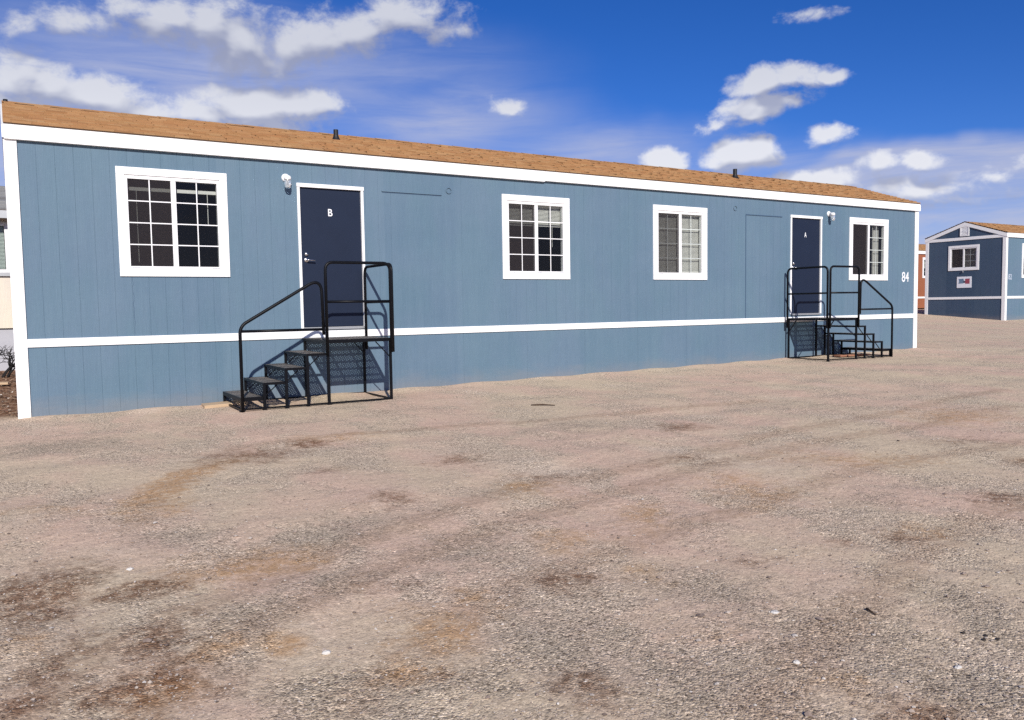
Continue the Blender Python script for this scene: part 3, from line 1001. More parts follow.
styles = [dict(grid_out=True, raised_blind=True, cords=[(0.10, 0.12, 0.95), (0.90, 0.12, 0.50)], screen=('left', 0.0, 1.0)),
          dict(grid_out=True, blind=0.30, cords=[(0.84, 0.30, 0.62)], screen=('left', 0.0, 1.0)),
          dict(blind=0.985, screen=('left', 0.0, 1.0)),
          dict(no_left_grid=True, screen=('left', 0.0, 1.0), curtain=(0.80, 0.985), cords=[(0.72, 0.0, 1.0)])]
wl = ['wide sliding window with a raised blind, by door B', 'sliding window with its blind a third down',
      'sliding window with its blind fully down', 'sliding window with a screened left half and a curtain']
for w, st, lb in zip(wins, styles, wl):
    window(T1, front1, *w, st, lb)
for d, lb in zip(doors, ('navy door marked B', 'navy door marked A')):
    o = door(T1, *d)
    o['label'] = lb
wall_lamp(T1, 3.385, 3.19)
wall_lamp(T1, 15.27, 3.225)
vent_pipe(T1, 4.56, 1.15, 3.605+0.645*(1.21/1.84), 0.17)
vent_pipe(T1, 13.72, 1.25, 3.605+0.645*(1.31/1.84), 0.2, 0.045)
mb = MB(); mb.tube([(0.03, 1.72, 4.2), (0.03, 1.72, 4.275)], 0.03, 12); mb.build('ridge_knob', M['pipe'], T1)

# boarded-up door openings: a drip lip above a flush panel edge
mb = MB()
mb.box(4.843, 5.855, -0.014, 0.001, 3.085, 3.100)
mb.build('drip_lip', M['blue'], T1)
mb = MB()
mb.box(12.703, 13.775, -0.012, 0.001, 3.088, 3.102)
mb.build('drip_lip', M['patch'], T1)  # dark colour carries this lip's shadow line
mb = MB()
mb.box(12.696, 12.712, -0.006, 0.001, 1.002, 3.086)
mb.build('panel_edge', M['patch'], T1)
mb = MB()
mb.box(4.852, 5.846, -0.0015, 0.001, 3.068, 3.085)
mb.build('lip_shadow', M['patch'], T1)  # dark strip put in as the lip's shadow
# conduit rings left on the wall
for (x, z) in ((5.985, 3.165), (12.40, 3.205)):
    mb = MB()
    c = [(x+0.045*math.cos(a), -0.008, z+0.045*math.sin(a)) for a in np.linspace(0, 2*math.pi, 21)]
    mb.tube(c, 0.007, 6)
    mb.build('cable_ring', M['blue'], T1)
# split joint in the siding under the left window
mb = MB()
zz = 1.02
xx_ = 1.335
rr = random.Random(3)
while zz < 1.76:
    dz = rr.uniform(0.03, 0.07); nx_ = 1.335+rr.uniform(-0.008, 0.010)
    wd = rr.uniform(0.002, 0.006)
    mb.quad((xx_, -0.001, zz), (xx_+wd, -0.001, zz), (nx_+wd, -0.001, zz+dz), (nx_, -0.001, zz+dz))
    zz += dz; xx_ = nx_
mb.build('split_joint', M['patch'], T1)
text_obj('house_number', text_mesh('84', 0.235, 0.270, 0.004), M['number'], T1, (18.085, -0.002, 1.872), (R(90), 0, 0))

# ------------------------------------------------------------------ second and third trailers
X2, Y2, Z2 = 34.2, 6.07, 0.41
T2 = empty('office_trailer', (X2, Y2, Z2))
tag(T2, 'blue trailer with a dark gable end and flag sign, at the right edge', 'trailer')
ZS2 = (0.92, 1.02, 3.39, 3.57, 4.16)
W2_ = 3.36
ew = (1.0, 2.30, 2.13, 3.18)
fw2 = [(1.22, 2.62, 1.76, 3.17), (7.0, 8.4, 1.76, 3.17)]
fd2 = (4.4, 5.32, 1.06, 3.08, '')
f2, e2 = trailer(T2, 18.3, W2_, ZS2, -0.35, [window_hole(*w) for w in fw2]+[(fd2[0]-0.03, fd2[1]+0.03, fd2[2]-0.03, fd2[3]+0.03)],
                 {'front': M['blue_far'], 'end': M['blue_end_shade']}, end_openings=[window_hole(*ew)])
window(T2, e2, *ew, dict(no_left_grid=True, screen=('left', 0.0, 1.0), curtain=(0.0, 0.45)), rows=3)
for w in fw2: window(T2, f2, *w, dict(blind=0.4))
door(T2, *fd2)
mb = MB()          # louvred gable vent
ya, yb = W2_/2-0.19, W2_/2+0.19
mb.box(-0.03, -0.001, ya, yb, 3.56, 3.60)
mb.box(-0.03, -0.001, ya, yb, 3.94, 3.98)
mb.box(-0.03, -0.001, ya, ya+0.04, 3.60, 3.94)
mb.box(-0.03, -0.001, yb-0.04, yb, 3.60, 3.94)
for i in range(6):
    z = 3.61+i*0.055
    mb.quad((-0.026, ya+0.04, z), (-0.026, yb-0.04, z), (-0.004, yb-0.04, z+0.06), (-0.004, ya+0.04, z+0.06))
mb.build('gable_vent', M['white'], T2)
mb = MB()
mb.box(-0.05, -0.001, W2_-1.66, W2_-1.63, 2.05, 2.125)
mb.build('wall_spigot', M['grey_metal'], T2)
# '7?' worn number on the lit side
text_obj('house_number', text_mesh('82', 0.22, 0.26, 0.008), paint('faded_number', (0.42, 0.47, 0.55), 0.6, 0.1), T2, (0.36, -0.002, 1.80), (R(90), 0, 0))

# sign with a blue and a red half, on the gable of the second trailer
SG = empty('wall_sign', (X2-0.004, Y2+W2_-1.70, Z2+1.40))
tag(SG, 'small white sign with blue and red emblem on the dark gable end', 'sign')
mb = MB(); mb.box(-0.012, -0.0005, -0.31, 0.31, 0, 0.47); mb.build('sign_panel', M['sign_white'], SG, 0.002)
mb = MB()
mb.poly([(-0.0145, 0.235, 0.375), (-0.0145, 0.03, 0.385), (-0.0145, 0.0, 0.29), (-0.0145, 0.03, 0.19), (-0.0145, 0.235, 0.175), (-0.0145, 0.21, 0.275)][::-1])
mb.build('blue_emblem', M['sign_blue'], SG)
mb = MB()
mb.poly([(-0.0145, -0.045, 0.17), (-0.0145, -0.235, 0.165), (-0.0145, -0.235, 0.385), (-0.0145, -0.045, 0.375)])
mb.build('red_emblem', M['sign_red'], SG)
mb = MB(); mb.poly([(-0.0165, 0.03, 0.21), (-0.0165, -0.055, 0.215), (-0.0165, -0.05, 0.285), (-0.0165, 0.02, 0.29)]); mb.build('dark_emblem', M['sign_dark'], SG)

T3 = empty('office_trailer', (29.5, 15.3, 0.50))
tag(T3, 'red brown trailer glimpsed in the gap between the two blue trailers', 'trailer')
f3, e3 = trailer(T3, 18.3, 3.6, (0.92, 1.02, 3.38, 3.56, 4.12), 0.38, [window_hole(13.86, 15.2, 2.05, 3.2)], {'front': M['red'], 'end': M['red']}, z_gap=0.3)
window(T3, f3, 13.86, 15.2, 2.05, 3.2, dict(blind=0.5))
mb = MB(); mb.box(0.25, 18.05, 0.3, 3.3, -0.5, 0.9); mb.build('void_shade_block', M['void_shade'], T3)  # black block put in for the shade below the raised skirting

# ------------------------------------------------------------------ cream house behind the left corner
H = empty('mobile_home', (-9.0, 7.0, 0.0))
tag(H, 'cream house with a grey roof behind the left end of the blue trailer', 'house')
HL, HW = 11.6, 5.0
hf = lambda u, z, d: (u, -d, z)
hole = (7.62, 8.93, 2.18, 3.02)
mb = MB()
wall_sheet(mb, hf, 0, HL, 1.04, 3.3, [hole], np.arange(0.3, HL, 0.3).tolist())
mb.build('wall', M['cream'], H)
mb = MB()
mb.quad((HL, 0, 1.04), (HL, HW, 1.04), (HL, HW, 3.3), (HL, 0, 3.3)); mb.poly([(HL, 0, 3.3), (HL, HW, 3.3), (HL, HW/2, 4.05)])
mb.build('end_wall', M['cream'], H); mb = MB()
mb.quad((0, HW, 1.04), (0, 0, 1.04), (0, 0, 3.3), (0, HW, 3.3)); mb.poly([(0, HW, 3.3), (0, 0, 3.3), (0, HW/2, 4.05)])
mb.build('end_wall', M['cream'], H); mb = MB()
mb.quad((HL, HW, 1.04), (0, HW, 1.04), (0, HW, 3.3), (HL, HW, 3.3))
mb.build('rear_wall', M['cream'], H)
mb = MB(); mb.box(0.06, HL-0.06, 0.05, HW-0.05, -0.5, 1.035); mb.build('skirting', M['grey_skirt'], H)
mb = MB()
mb.box(7.56, 8.99, -0.03, 0.06, 3.02, 3.09); mb.box(7.56, 8.99, -0.03, 0.06, 2.12, 2.18)
mb.box(7.56, 7.62, -0.03, 0.06, 2.18, 3.02); mb.box(8.93, 8.99, -0.03, 0.06, 2.18, 3.02)
hw_ = mb.build('window', M['white'], H, 0.003)
mb = MB(); mb.quad((7.62, 0.02, 2.18), (8.93, 0.02, 2.18), (8.93, 0.02, 3.02), (7.62, 0.02, 3.02)); mb.build('pane', M['glass'], hw_)
mb = MB()
z = 2.2
while z < 3.0:
    mb.quad((7.63, 0.06, z), (8.92, 0.06, z), (8.92, 0.085, z+0.028), (7.63, 0.085, z+0.028)); z += 0.026
mb.build('blind', paint('greenish_blind', (0.48, 0.53, 0.50), 0.6, 0.04), hw_)
mb = MB(); mb.box(7.54, 9.01, -0.05, -0.031, 2.05, 2.118); mb.build('sill', M['grey_metal'], hw_)
mb = MB(); mb.box(0.1, HL-0.1, 0.5, HW-0.1, 1.1, 3.2); mb.build('interior', M['room'], H)
shingle_roof(H, HL, HW, 3.30, 4.10, over=0.32, end=0.2, mat=M['shingle_grey'], courses=18)
mb = MB(); mb.box(-0.2, HL+0.2, -0.33, -0.29, 3.14, 3.285); mb.build('fascia', M['grey_metal'], H)

# dead bush against the skirting and a plank on the brown dirt
def bush(name, x, y, h, seed):
    rd = random.Random(seed)
    mb = MB()

    def grow(p, d, l, r, k):
        q = p+d*l
        mid = p+d*(l*0.5)+Vector((rd.uniform(-1, 1), rd.uniform(-1, 1), rd.uniform(-1, 1)))*l*0.12
        mb.tube([p, mid, q], [r, r*0.85, r*0.7], 5)
        if k == 0: return
        for _ in range(rd.choice((2, 2, 3))):
            dd_ = (d+Vector((rd.uniform(-1, 1), rd.uniform(-0.9, 0.9), rd.uniform(-0.75, 0.6)))*0.95).normalized()
            grow(q, dd_, l*rd.uniform(0.6, 0.85), r*0.66, k-1)
    for i in range(9):
        a = rd.uniform(0, 6.28)
        grow(Vector((rd.uniform(-0.25, 0.12), rd.uniform(-0.15, 0.15), -0.03)), Vector((math.cos(a)*0.7, math.sin(a)*0.6, 0.8)).normalized(), h*0.27, 0.019, 4)
    return mb.build(name, M['twig'], None, loc=(x, y, gz(x, y)))


tag(bush('dead_bush', -0.22, 5.7, 0.95, 4), 'leafless dark bush in front of the cream house', 'bush')


def plank(name, a, b_, w, t, mat, label):
    a = Vector(a); b_ = Vector(b_)
    o = empty(name, a)
    bpy.data.objects.remove(o)
    mb = MB()
    mb.bar((0, 0, 0), b_-a, w, t)
    ob = mb.build(name, mat, None, 0.003, loc=a)
    return tag(ob, label, 'board')


plank('wooden_board', (-1.6, 4.25, gz(-1.6, 4.25)+0.09), (-0.115, 4.15, gz(-0.1, 4.15)+0.05), 0.20, 0.035, M['plank'], 'tan plank lying on brown dirt past the white corner trim at far left')
plank('wooden_board', (2.13, -0.20, gz(2.13, -0.2)+0.012), (2.66, -0.23, gz(2.6, -0.23)+0.018), 0.32, 0.04, M['plank'], 'short tan board on the gravel at the foot of the steps to door B')
plank('wooden_board', (15.05, -0.42, gz(15.05, -0.42)+0.03), (15.95, -0.50, gz(15.95, -0.5)+0.03), 0.22, 0.03, M['plank_red'], 'red brown board under the lowest treads of the steps to door A')

# leaf litter and chips on the brown dirt there
mb = MB()
rd = random.Random(9)
for i in range(900):
    x = rd.uniform(-1.5, 0.1); y = rd.uniform(0.3, 6.3); s = rd.uniform(0.012, 0.04)
    z = gz(x, y)+0.008; a = rd.uniform(0, 6.28)
    v = [Vector((math.cos(a+q)*s*rd.uniform(0.5, 1.2), math.sin(a+q)*s, rd.uniform(0, 0.025))) for q in (0, 1.6, 3.1, 4.7)]
    mb.quad(*[Vector((x, y, z))+p for p in v])
lm_, nt_, b_ = new_mat('litter')
nn = N(nt_)
nt_.links.new(nn.ramp(nn('ShaderNodeNewGeometry').outputs['Random Per Island'], [(0, (0.06, 0.03, 0.018)), (0.5, (0.20, 0.10, 0.055)), (0.85, (0.32, 0.22, 0.14)), (1, (0.6, 0.55, 0.48))]), b_.inputs['Base Color'])
tag(mb.build('leaf_litter', lm_), 'brown leaf litter and chips on the dirt behind the corner', 'litter', kind='stuff')


# ------------------------------------------------------------------ steel steps
def grating(mb, x0, x1, y0, y1, z, pitch=0.030, w=0.0125, t=0.004):
    for sgn in (1, -1):
        d = Vector((math.cos(R(28)), sgn*math.sin(R(28)), 0)); nrm = Vector((-d.y, d.x, 0))
        cs = [nrm.dot(Vector((a, b, 0))) for a in (x0, x1) for b in (y0, y1)]
        k = math.ceil(min(cs)/pitch)*pitch
        while k < max(cs):
            # clip the line nrm.p = k to the rectangle
            p = nrm*k
            ta, tb = -1e9, 1e9
            for (o, dv, lo, hi) in ((p.x, d.x, x0, x1), (p.y, d.y, y0, y1)):
                t1_, t2_ = (lo-o)/dv, (hi-o)/dv
                ta = max(ta, min(t1_, t2_)); tb = min(tb, max(t1_, t2_))
            if tb-ta > 0.02:
                zz_ = z+(0.0 if sgn > 0 else 0.0015)
                mb.bar((p+d*ta)+Vector((0, 0, zz_)), (p+d*tb)+Vector((0, 0, zz_)), w, t)
            k += pitch


def steps(root, d, H, run, plat, depth, nt_):
    """local frame: platform spans x 0..plat*(-d) side; the flight goes down towards x*d. y: 0 rear (wall) .. -depth front"""
    bl = M['black']
    X = lambda s: s*d                    # s > 0: towards the foot of the flight, platform edge at s = 0
    rise = H/nt_
    sq = 0.034

    def sbox(mb, s0, s1, y0, y1, z0, z1):
        a, b_ = sorted((X(s0), X(s1)))
        mb.box(a, b_, y0, y1, z0, z1)
    yr_, yf = -0.03, -depth

    # platform
    def deck(name, s0, s1, top, fh, nbx, nby):
        mb = MB()
        th = 0.005
        sbox(mb, s0, s1, yf, yf+sq, top-fh, top)
        sbox(mb, s0, s1, yr_-sq, yr_, top-fh, top)
        sbox(mb, s0, s0+sq, yf+sq, yr_-sq, top-fh, top-0.001)
        sbox(mb, s1-sq, s1, yf+sq, yr_-sq, top-fh, top-0.001)
        for i in range(1, nbx+1):
            y = yf+(yr_-yf)*i/(nbx+1)
            sbox(mb, s0+sq, s1-sq, y-0.013, y+0.013, top-0.030, top-0.010)
        for i in range(1, nby+1):
            s = s0+(s1-s0)*i/(nby+1)
            sbox(mb, s-0.010, s+0.010, yf+sq, yr_-sq, top-0.044, top-0.0305)
        o = mb.build(name, bl, root, 0.002)
        mb = MB()
        a, b_ = sorted((X(s0+0.01), X(s1-0.01)))
        grating(mb, a, b_, yf+0.01, yr_-0.01, top-0.004)
        mb.build('grating', M['grate'], o)
        return o
    deck('platform', -plat, 0, H, 0.045, 5, 2)
    for i in range(1, nt_):
        top = H-rise*i
        deck('tread', run*(i-1)+0.002, run*i-0.002, top, 0.032 if i < nt_-1 else 0.05, 2, 0)

    def leg(s, y, top, w=sq):
        mb = MB()
        a, b_ = X(s), X(s)
        mb.box(a-w/2, a+w/2, y-w/2, y+w/2, 0.0, top)
        mb.box(a-w*0.9, a+w*0.9, y-w*0.9, y+w*0.9, -0.03, 0.004)
        mb.build('leg', bl, root, 0.002)
    for y in (yf+sq/2, yr_-sq/2):
        leg(-plat+sq/2, y, H-0.046)
        leg(-sq/2, y, H-0.046, sq*1.02)
        for i in range(1, nt_):
            leg(run*i-sq/2-0.002, y, H-rise*i-(0.033 if i < nt_-1 else 0.051), sq*0.98)
    # rails along the ground
    mb = MB()
    sE = run*(nt_-1)
    zb0 = 0.010
    for y in (yf+sq/2, yr_-sq/2):
        a, b_ = sorted((X(-plat+sq), X(sE-sq)))
        mb.box(a, b_, y-0.012, y+0.012, zb0, zb0+0.022)
    for s in (-plat+sq/2, ):
        mb.box(X(s)-0.012, X(s)+0.012, yf+sq, yr_-sq, zb0+0.001, zb0+0.021)
    for s in (sE-sq/2, ):
        mb.box(X(s)-0.012, X(s)+0.012, yf+sq, yr_-sq, zb0+0.001, zb0+0.021)
    mb.build('base_rail', bl, root, 0.001)
    # knee braces
    mb = MB()
    for i in range(1, nt_):
        top = H-rise*i-0.05
        if top < 0.2: continue
        for y in (yf+sq*1.4, yr_-sq*1.4):
            mb.bar((X(run*i-0.01), y, top-0.15), (X(run*i-0.19), y, top+0.01), 0.016, 0.010)
    for y in (yf+sq*1.4, yr_-sq*1.4):
        mb.bar((X(-plat+0.02), y, H-0.26), (X(-plat+0.22), y, H-0.05), 0.016, 0.012)
    mb.build('brace', bl, root)
    # guard rails: front and end
    r = 0.021
    gt = H+1.035
    yg = yf-r-0.002
    mb = MB()
    s0, s1 = -plat+0.012, 0.0
    mb.tube([(X(s1), yg, H-0.20), (X(s1), yg, gt), (X(s0), yg, gt), (X(s0), yg, H-0.20)], r, 12, 0.11, 8)
    mb.tube([(X(s1), yg, H+0.51), (X(s0), yg, H+0.51)], r*0.85, 10)
    mb.build('guard_rail', bl, root)
    mb = MB()
    sx_ = -plat-r-0.004
    mb.tube([(X(sx_), yf+0.012, H-0.20), (X(sx_), yf+0.012, gt-0.004), (X(sx_), yr_-0.02, gt-0.004), (X(sx_), yr_-0.02, H-0.20)], r, 12, 0.11, 8)
    mb.tube([(X(sx_), yf+0.012, H+0.505), (X(sx_), yr_-0.02, H+0.505)], r*0.85, 10)
    mb.build('guard_rail', bl, root)
    # hand rail of the flight
    mb = MB()
    sF = run*(nt_-1)-0.020
    yh = yf-r-0.001
    zlow = 1.045
    sTop = 0.045
    zt = H+0.80
    mb.tube([(X(sF), yh, -0.03), (X(sF), yh, zlow+0.04), (X(sTop+0.015), yh, zt+0.035), (X(sTop), yh, H+0.07)], r, 12, (0.10, 0.21), 10)
    mb.tube([(X(sF), yh, zlow-0.025), (X(sTop), yh, zlow-0.025)], r*0.85, 10)
    mb.build('hand_rail', bl, root)


XB = 3.575
SB = empty('steel_steps', (XB, -0.02, 0.028))
tag(SB, 'black steel steps climbing rightward to door B, the nearer of two', 'steps', 'steel steps with railings at the trailer doors')
steps(SB, -1, 0.875, 0.288, 0.935, 1.07, 5)
XA = 14.81
SA = empty('steel_steps', (XA, -0.05, 0.125))
tag(SA, 'black steel steps climbing leftward to door A near number 84', 'steps', 'steel steps with railings at the trailer doors')
steps(SA, 1, 0.855, 0.288, 0.915, 1.045, 5)

# ------------------------------------------------------------------ stones, scraps and sticks one can point at
def stone(u, v, s, label, mat, flat=0.6):
    p = on_ground(u, v, gz(*on_ground(u, v, -0.05).xy))
    rd = random.Random(int(u*7+v))
    mb = MB()
    n1, n2 = 7, 5
    for i in range(n2+1):
        th = math.pi*i/n2
        for k in range(n1):
            ph = 2*math.pi*k/n1
            q = s*(1+rd.uniform(-0.22, 0.22))
            mb.v.append((q*math.sin(th)*math.cos(ph)*1.25, q*math.sin(th)*math.sin(ph), q*math.cos(th)*flat))
    for i in range(n2):
        for k in range(n1):
            mb.f.append((i*n1+k, (i+1)*n1+k, (i+1)*n1+(k+1) % n1, i*n1+(k+1) % n1)); mb.s.append(False)
    o = mb.build('stone', mat, None, loc=(p.x, p.y, gz(p.x, p.y)+s*flat*0.55))
    return tag(o, label, 'stone')


stone(326, 654, 0.0158, 'white stone beside the orange tan stain at lower left centre', M['stone'])
stone(130, 570, 0.0144, 'pale stone just above the dark brown stain at left', M['stone'])
stone(775, 613, 0.0173, 'flat white stone lying alone at lower right', M['stone'], 0.35)
stone(797, 663, 0.0115, 'small white stone below the flat white one', M['stone'])
stone(958, 668, 0.0115, 'white stone near the lower right corner', M['stone'])
M['dark_stone'] = paint('dark_stone', (0.03, 0.024, 0.022), 0.9, 0.2)
for (u, v) in ((963, 634), (984, 641), (986, 637), (998, 640)):
    o = stone(u, v, 0.008, 'small black lump among a few on pink dirt at right', M['dark_stone'])
    o['group'] = 'black lumps on the pink dirt'


def stick(u0_, v0, u1, v1, r, label):
    a = on_ground(u0_, v0, gz(*on_ground(u0_, v0, -0.02).xy)); b_ = on_ground(u1, v1, gz(*on_ground(u1, v1, -0.02).xy))
    a.z = gz(a.x, a.y)+r*0.8; b_.z = gz(b_.x, b_.y)+r*0.8
    mb = MB()
    mm = (a+b_)/2+Vector((0.0, 0.02, 0.006))-a
    mb.tube([(0, 0, 0), mm*0.5+Vector((0, -0.01, 0)), mm, b_-a], [r*0.6, r, r*0.9, r*0.5], 6)
    o = mb.build('stick', M['stick'], None, loc=a)
    return tag(o, label, 'stick')


stick(531, 405.5, 555, 405.8, 0.011, 'dark brown stick on the gravel below the second window')
stick(866, 610, 876, 616, 0.006, 'thin dark twig on the gravel at lower right')

# ------------------------------------------------------------------ light
SUN_D = Vector((0.36, 1.09, -0.685)).normalized()
EL = math.asin(-SUN_D.z)
AZ = math.atan2(-SUN_D.x, -SUN_D.y)
sd = bpy.data.lights.new('sun', 'SUN')
sd.energy = 4.8
sd.angle = R(0.53)
sd.color = (1.0, 0.955, 0.89)
so = bpy.data.objects.new('sun', sd)
COL.objects.link(so)
so.rotation_euler = SUN_D.to_track_quat('-Z', 'Y').to_euler()
so.location = (0, 0, 30)

# ------------------------------------------------------------------ sky with clouds
wd = bpy.data.worlds.new('World')
S.world = wd
wd.use_nodes = True
nt = wd.node_tree
nt.nodes.clear()
n = N(nt)
out = n('ShaderNodeOutputWorld')
sky = n('ShaderNodeTexSky', sky_type='NISHITA')
sky.sun_disc = False
sky.sun_elevation = EL
sky.sun_rotation = AZ
sky.altitude = 1600
sky.air_density = 1.0
sky.dust_density = 0.5
sky.ozone_density = 3.5


def azel(u, v):
    d = pix_dir(u, v)
    return math.atan2(d.x, d.y)-YAW, math.asin(d.z)


def cloud_group():
    g = bpy.data.node_groups.new('cloud_field', 'ShaderNodeTree')
    g.interface.new_socket('Vector', in_out='INPUT', socket_type='NodeSocketVector')
    g.interface.new_socket('Density', in_out='OUTPUT', socket_type='NodeSocketFloat')
    g.interface.new_socket('Soft', in_out='OUTPUT', socket_type='NodeSocketFloat')
    g.interface.new_socket('Veil', in_out='OUTPUT', socket_type='NodeSocketFloat')
    k = N(g)
    gi = k('NodeGroupInput'); go_ = k('NodeGroupOutput')
    v = gi.outputs[0]                                   # (azimuth, elevation, 0)
    w1 = k('ShaderNodeVectorMath', {0: k.noise(v, 9, 3, 0.6, out=1), 1: (0.5, 0.5, 0.5)}, operation='SUBTRACT').outputs[0]
    wv = k('ShaderNodeVectorMath', {0: v, 1: k.vscale(w1, (0.055, 0.036, 0))}, operation='ADD').outputs[0]

    def field(lst, soft=False):
        acc = None
        for (u, vv, ru, rv, wt) in lst:
            a, e = azel(u, vv)
            a2, _ = azel(u+ru, vv); _, e2_ = azel(u, vv-rv)
            d = k('ShaderNodeVectorMath', {0: wv, 1: (a, e, 0)}, operation='SUBTRACT').outputs[0]
            d = k.vscale(d, (1/abs(a2-a), 1/abs(e2_-e), 0))
            ln = k('ShaderNodeVectorMath', {0: d}, operation='LENGTH').outputs[1]
            val = k.math('MULTIPLY', k.math('SUBTRACT', 1.0, ln), wt)
            acc = val if acc is None else k('ShaderNodeMath', {0: acc, 1: val, 2: 0.25}, operation='SMOOTH_MAX').outputs[0]
        return acc
    cum = field([(75, 17, 44, 17, .85), (14, 20, 26, 14, .6), (132, 6, 34, 18, .9), (165, 20, 52, 26, 1.1), (205, 26, 44, 26, 1.0),
                 (246, 40, 38, 36, 1.25), (290, 42, 32, 38, 1.1), (325, 40, 48, 28, 1.0), (355, 28, 52, 32, 1.1), (398, 14, 66, 24, 1.05), (440, 26, 44, 13, .7),
                 (265, 62, 56, 20, .8),
                 (6, 72, 50, 36, 1.2), (48, 84, 54, 28, 1.2), (95, 98, 70, 24, 1.1), (140, 112, 60, 20, .9), (0, 102, 90, 24, 1.0),
                 (255, 106, 74, 27, 1.5), (205, 112, 58, 22, 1.2), (300, 104, 42, 22, 1.2), (250, 122, 90, 20, 1.0),
                 (506, 109, 18.7, 10.08, 1.04),
                 (668, 160, 29.7, 19.04, 1.95), (742, 156, 39.6, 20.16, 1.755), (725, 162, 24.2, 10.08, 1.17),
                 (757, 86, 37.4, 16.8, 1.365), (795, 80, 37.4, 15.68, 1.3), (830, 80, 22, 6.72, 0.975), (756, 108, 41.8, 15.68, 1.495), (790, 105, 30.8, 11.2, 1.04), (714, 127, 16, 7, .55),
                 (832, 136, 26.4, 12.32, 1.17), (877, 163, 19.8, 11.2, 1.04), (918, 161, 26.4, 11.2, 1.365), (817, 12, 32, 8, .55),
                 (815, 184, 57.2, 14.56, 1.56), (780, 182, 30, 10, .9), (930, 192, 52, 13, .6), (885, 188, 40, 10, .55), (960, 205, 50, 9, .45), (990, 178, 18, 5, .45), (1030, 158, 30, 12, .5)])
    veil = field([(440, 120, 170, 55, .75), (600, 150, 170, 40, .7), (330, 90, 150, 40, .45), (930, 215, 280, 85, 4.0), (760, 165, 150, 30, .5), (400, 70, 160, 55, .4), (60, 105, 150, 60, .6), (1040, 180, 130, 40, .9), (-10, 165, 90, 60, 1.2), (200, 70, 320, 90, .75)])
    # elsewhere in the sky (beside and behind the picture) fair-weather clouds too
    sp = k('ShaderNodeSeparateXYZ', {0: v})
    outside = k.smooth(k.math('ABSOLUTE', sp.outputs[0]), 0.66, 0.95)
    outside = k.math('MAXIMUM', outside, k.smooth(sp.outputs[1], 0.42, 0.62))
    gen = k.smooth(k.noise(k.vscale(v, (2.2, 5, 1)), 1.0, 3, 0.5), 0.52, 0.75, -0.8, 0.7)
    cum = k('ShaderNodeMix', {0: outside, 2: cum, 3: gen}, data_type='FLOAT').outputs[0]
    nz = k.noise(k.vscale(v, (19, 27, 1)), 1.0, 10, 0.62, dist=0.35)
    nz2 = k.noise(k.vscale(v, (75, 95, 1)), 1.0, 6, 0.6)
    low = k.noise(k.vscale(v, (19, 27, 1)), 1.0, 3, 0.5, dist=0.35)
    soft = k.math('ADD', cum, k.math('MULTIPLY', k.math('SUBTRACT', low, 0.5), 1.5))
    dn = k.math('ADD', cum, k.math('MULTIPLY', k.math('SUBTRACT', nz, 0.5), 2.3))
    dn = k.math('ADD', dn, k.math('MULTIPLY', k.math('SUBTRACT', nz2, 0.5), 0.85))
    st = k.noise(k.vscale(v, (5, 34, 1)), 1.0, 7, 0.62, dist=0.6)
    vl = k.math('MULTIPLY', k.smooth(veil, -0.15, 0.9), k.smooth(st, 0.25, 0.72, 0.45, 1.0))
    haze = k.math('MULTIPLY', outside, k.smooth(sp.outputs[1], 0.40, 0.02, 0.0, 0.85))
    vl = k.math('MAXIMUM', vl, haze)
    g.links.new(dn, go_.inputs[0]); g.links.new(soft, go_.inputs[1]); g.links.new(vl, go_.inputs[2])
    return g


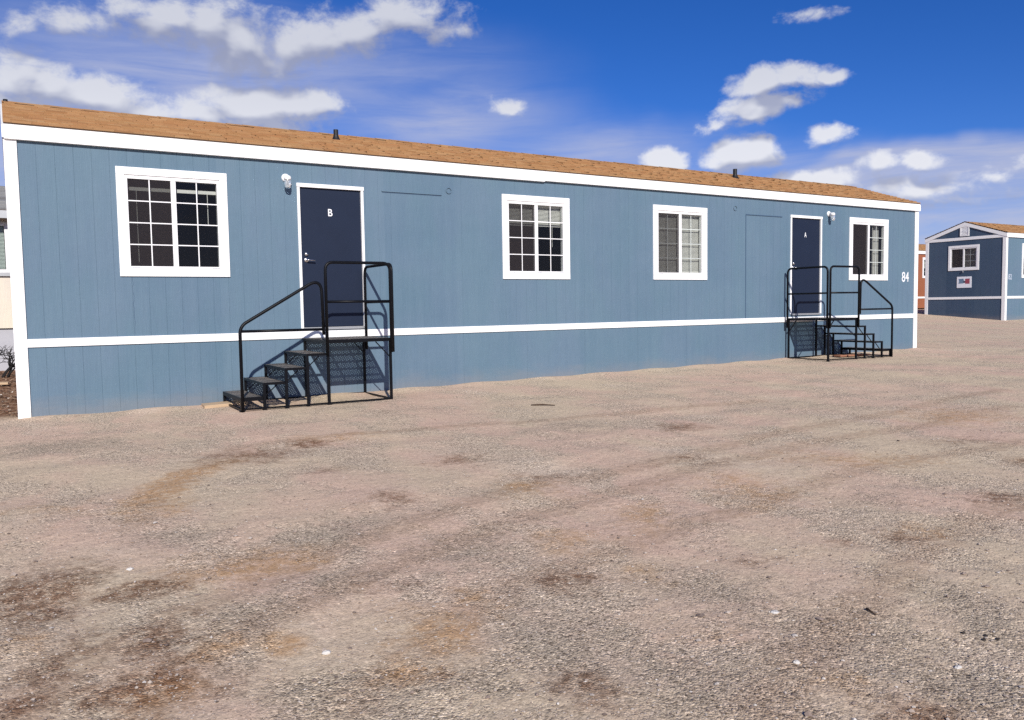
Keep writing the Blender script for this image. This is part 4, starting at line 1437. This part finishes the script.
CG = cloud_group()
gen = n('ShaderNodeTexCoord').outputs['Generated']
nrm = n('ShaderNodeVectorMath', {0: gen}, operation='NORMALIZE').outputs[0]
rot = n('ShaderNodeVectorRotate', {'Vector': nrm, 'Angle': YAW}, rotation_type='Z_AXIS').outputs[0]
sp = n('ShaderNodeSeparateXYZ', {0: rot})
az = n.math('ARCTAN2', sp.outputs[0], sp.outputs[1])
el = n.math('ARCSINE', sp.outputs[2])
ae = n('ShaderNodeCombineXYZ', {0: az, 1: el, 2: 0.0}).outputs[0]
g1 = n('ShaderNodeGroup'); g1.node_tree = CG
nt.links.new(ae, g1.inputs[0])
off = n('ShaderNodeVectorMath', {0: ae, 1: (-0.008, 0.022, 0)}, operation='ADD').outputs[0]
g2 = n('ShaderNodeGroup'); g2.node_tree = CG
nt.links.new(off, g2.inputs[0])
dens, veil = g1.outputs[0], g1.outputs[2]
alpha = n.smooth(dens, -0.20, 0.75)
thick = n.smooth(dens, 0.1, 1.1)
lit = n.math('SUBTRACT', g1.outputs[1], g2.outputs[1])                 # thinner above than here: sunlit crest
litk = n.smooth(lit, -0.22, 0.72)
ccol = n.mix(litk, (0.34, 0.37, 0.50, 1), (0.76, 0.77, 0.82, 1))
ccol = n.mix(n.math('MULTIPLY', n.smooth(thick, 0.1, 1.0), 0.2), ccol, (0.60, 0.62, 0.71, 1))
skyc = n('ShaderNodeHueSaturation', {'Saturation': 1.16, 'Value': 1.0, 'Color': n.mix(1.0, sky.outputs[0], (0.75, 0.81, 1.20, 1), 'MULTIPLY')}).outputs[0]
SKY_S = 0.078
base = n('ShaderNodeBackground', {0: skyc, 1: SKY_S})
vb = n('ShaderNodeBackground', {0: (0.47, 0.50, 0.66, 1), 1: 0.95})
high = n.smooth(el, 0.16, 0.30)
ccol = n.mix(n.math('MULTIPLY', high, 0.8), ccol, n.mix(litk, (0.26, 0.29, 0.43, 1), (0.54, 0.56, 0.64, 1)))
cb = n('ShaderNodeBackground', {0: ccol, 1: 1.0})
upper = n.smooth(el, -0.01, 0.03)
m1 = n('ShaderNodeMixShader', {0: n.math('MULTIPLY', n.math('MULTIPLY', veil, 0.92), upper), 1: base.outputs[0], 2: vb.outputs[0]})
m2 = n('ShaderNodeMixShader', {0: n.math('MULTIPLY', n.math('MULTIPLY', alpha, 0.96), upper), 1: m1.outputs[0], 2: cb.outputs[0]})
nt.links.new(m2.outputs[0], out.inputs[0])

vs = S.view_settings
S.display_settings.display_device = 'sRGB'
vs.view_transform = 'Standard'
vs.look = 'None'
vs.exposure = 0.15
vs.gamma = 1.0
vs.use_curve_mapping = False
S.cycles.max_bounces = 5
S.cycles.diffuse_bounces = 3
S.cycles.glossy_bounces = 3
S.cycles.transparent_max_bounces = 16
S.cycles.use_denoising = False
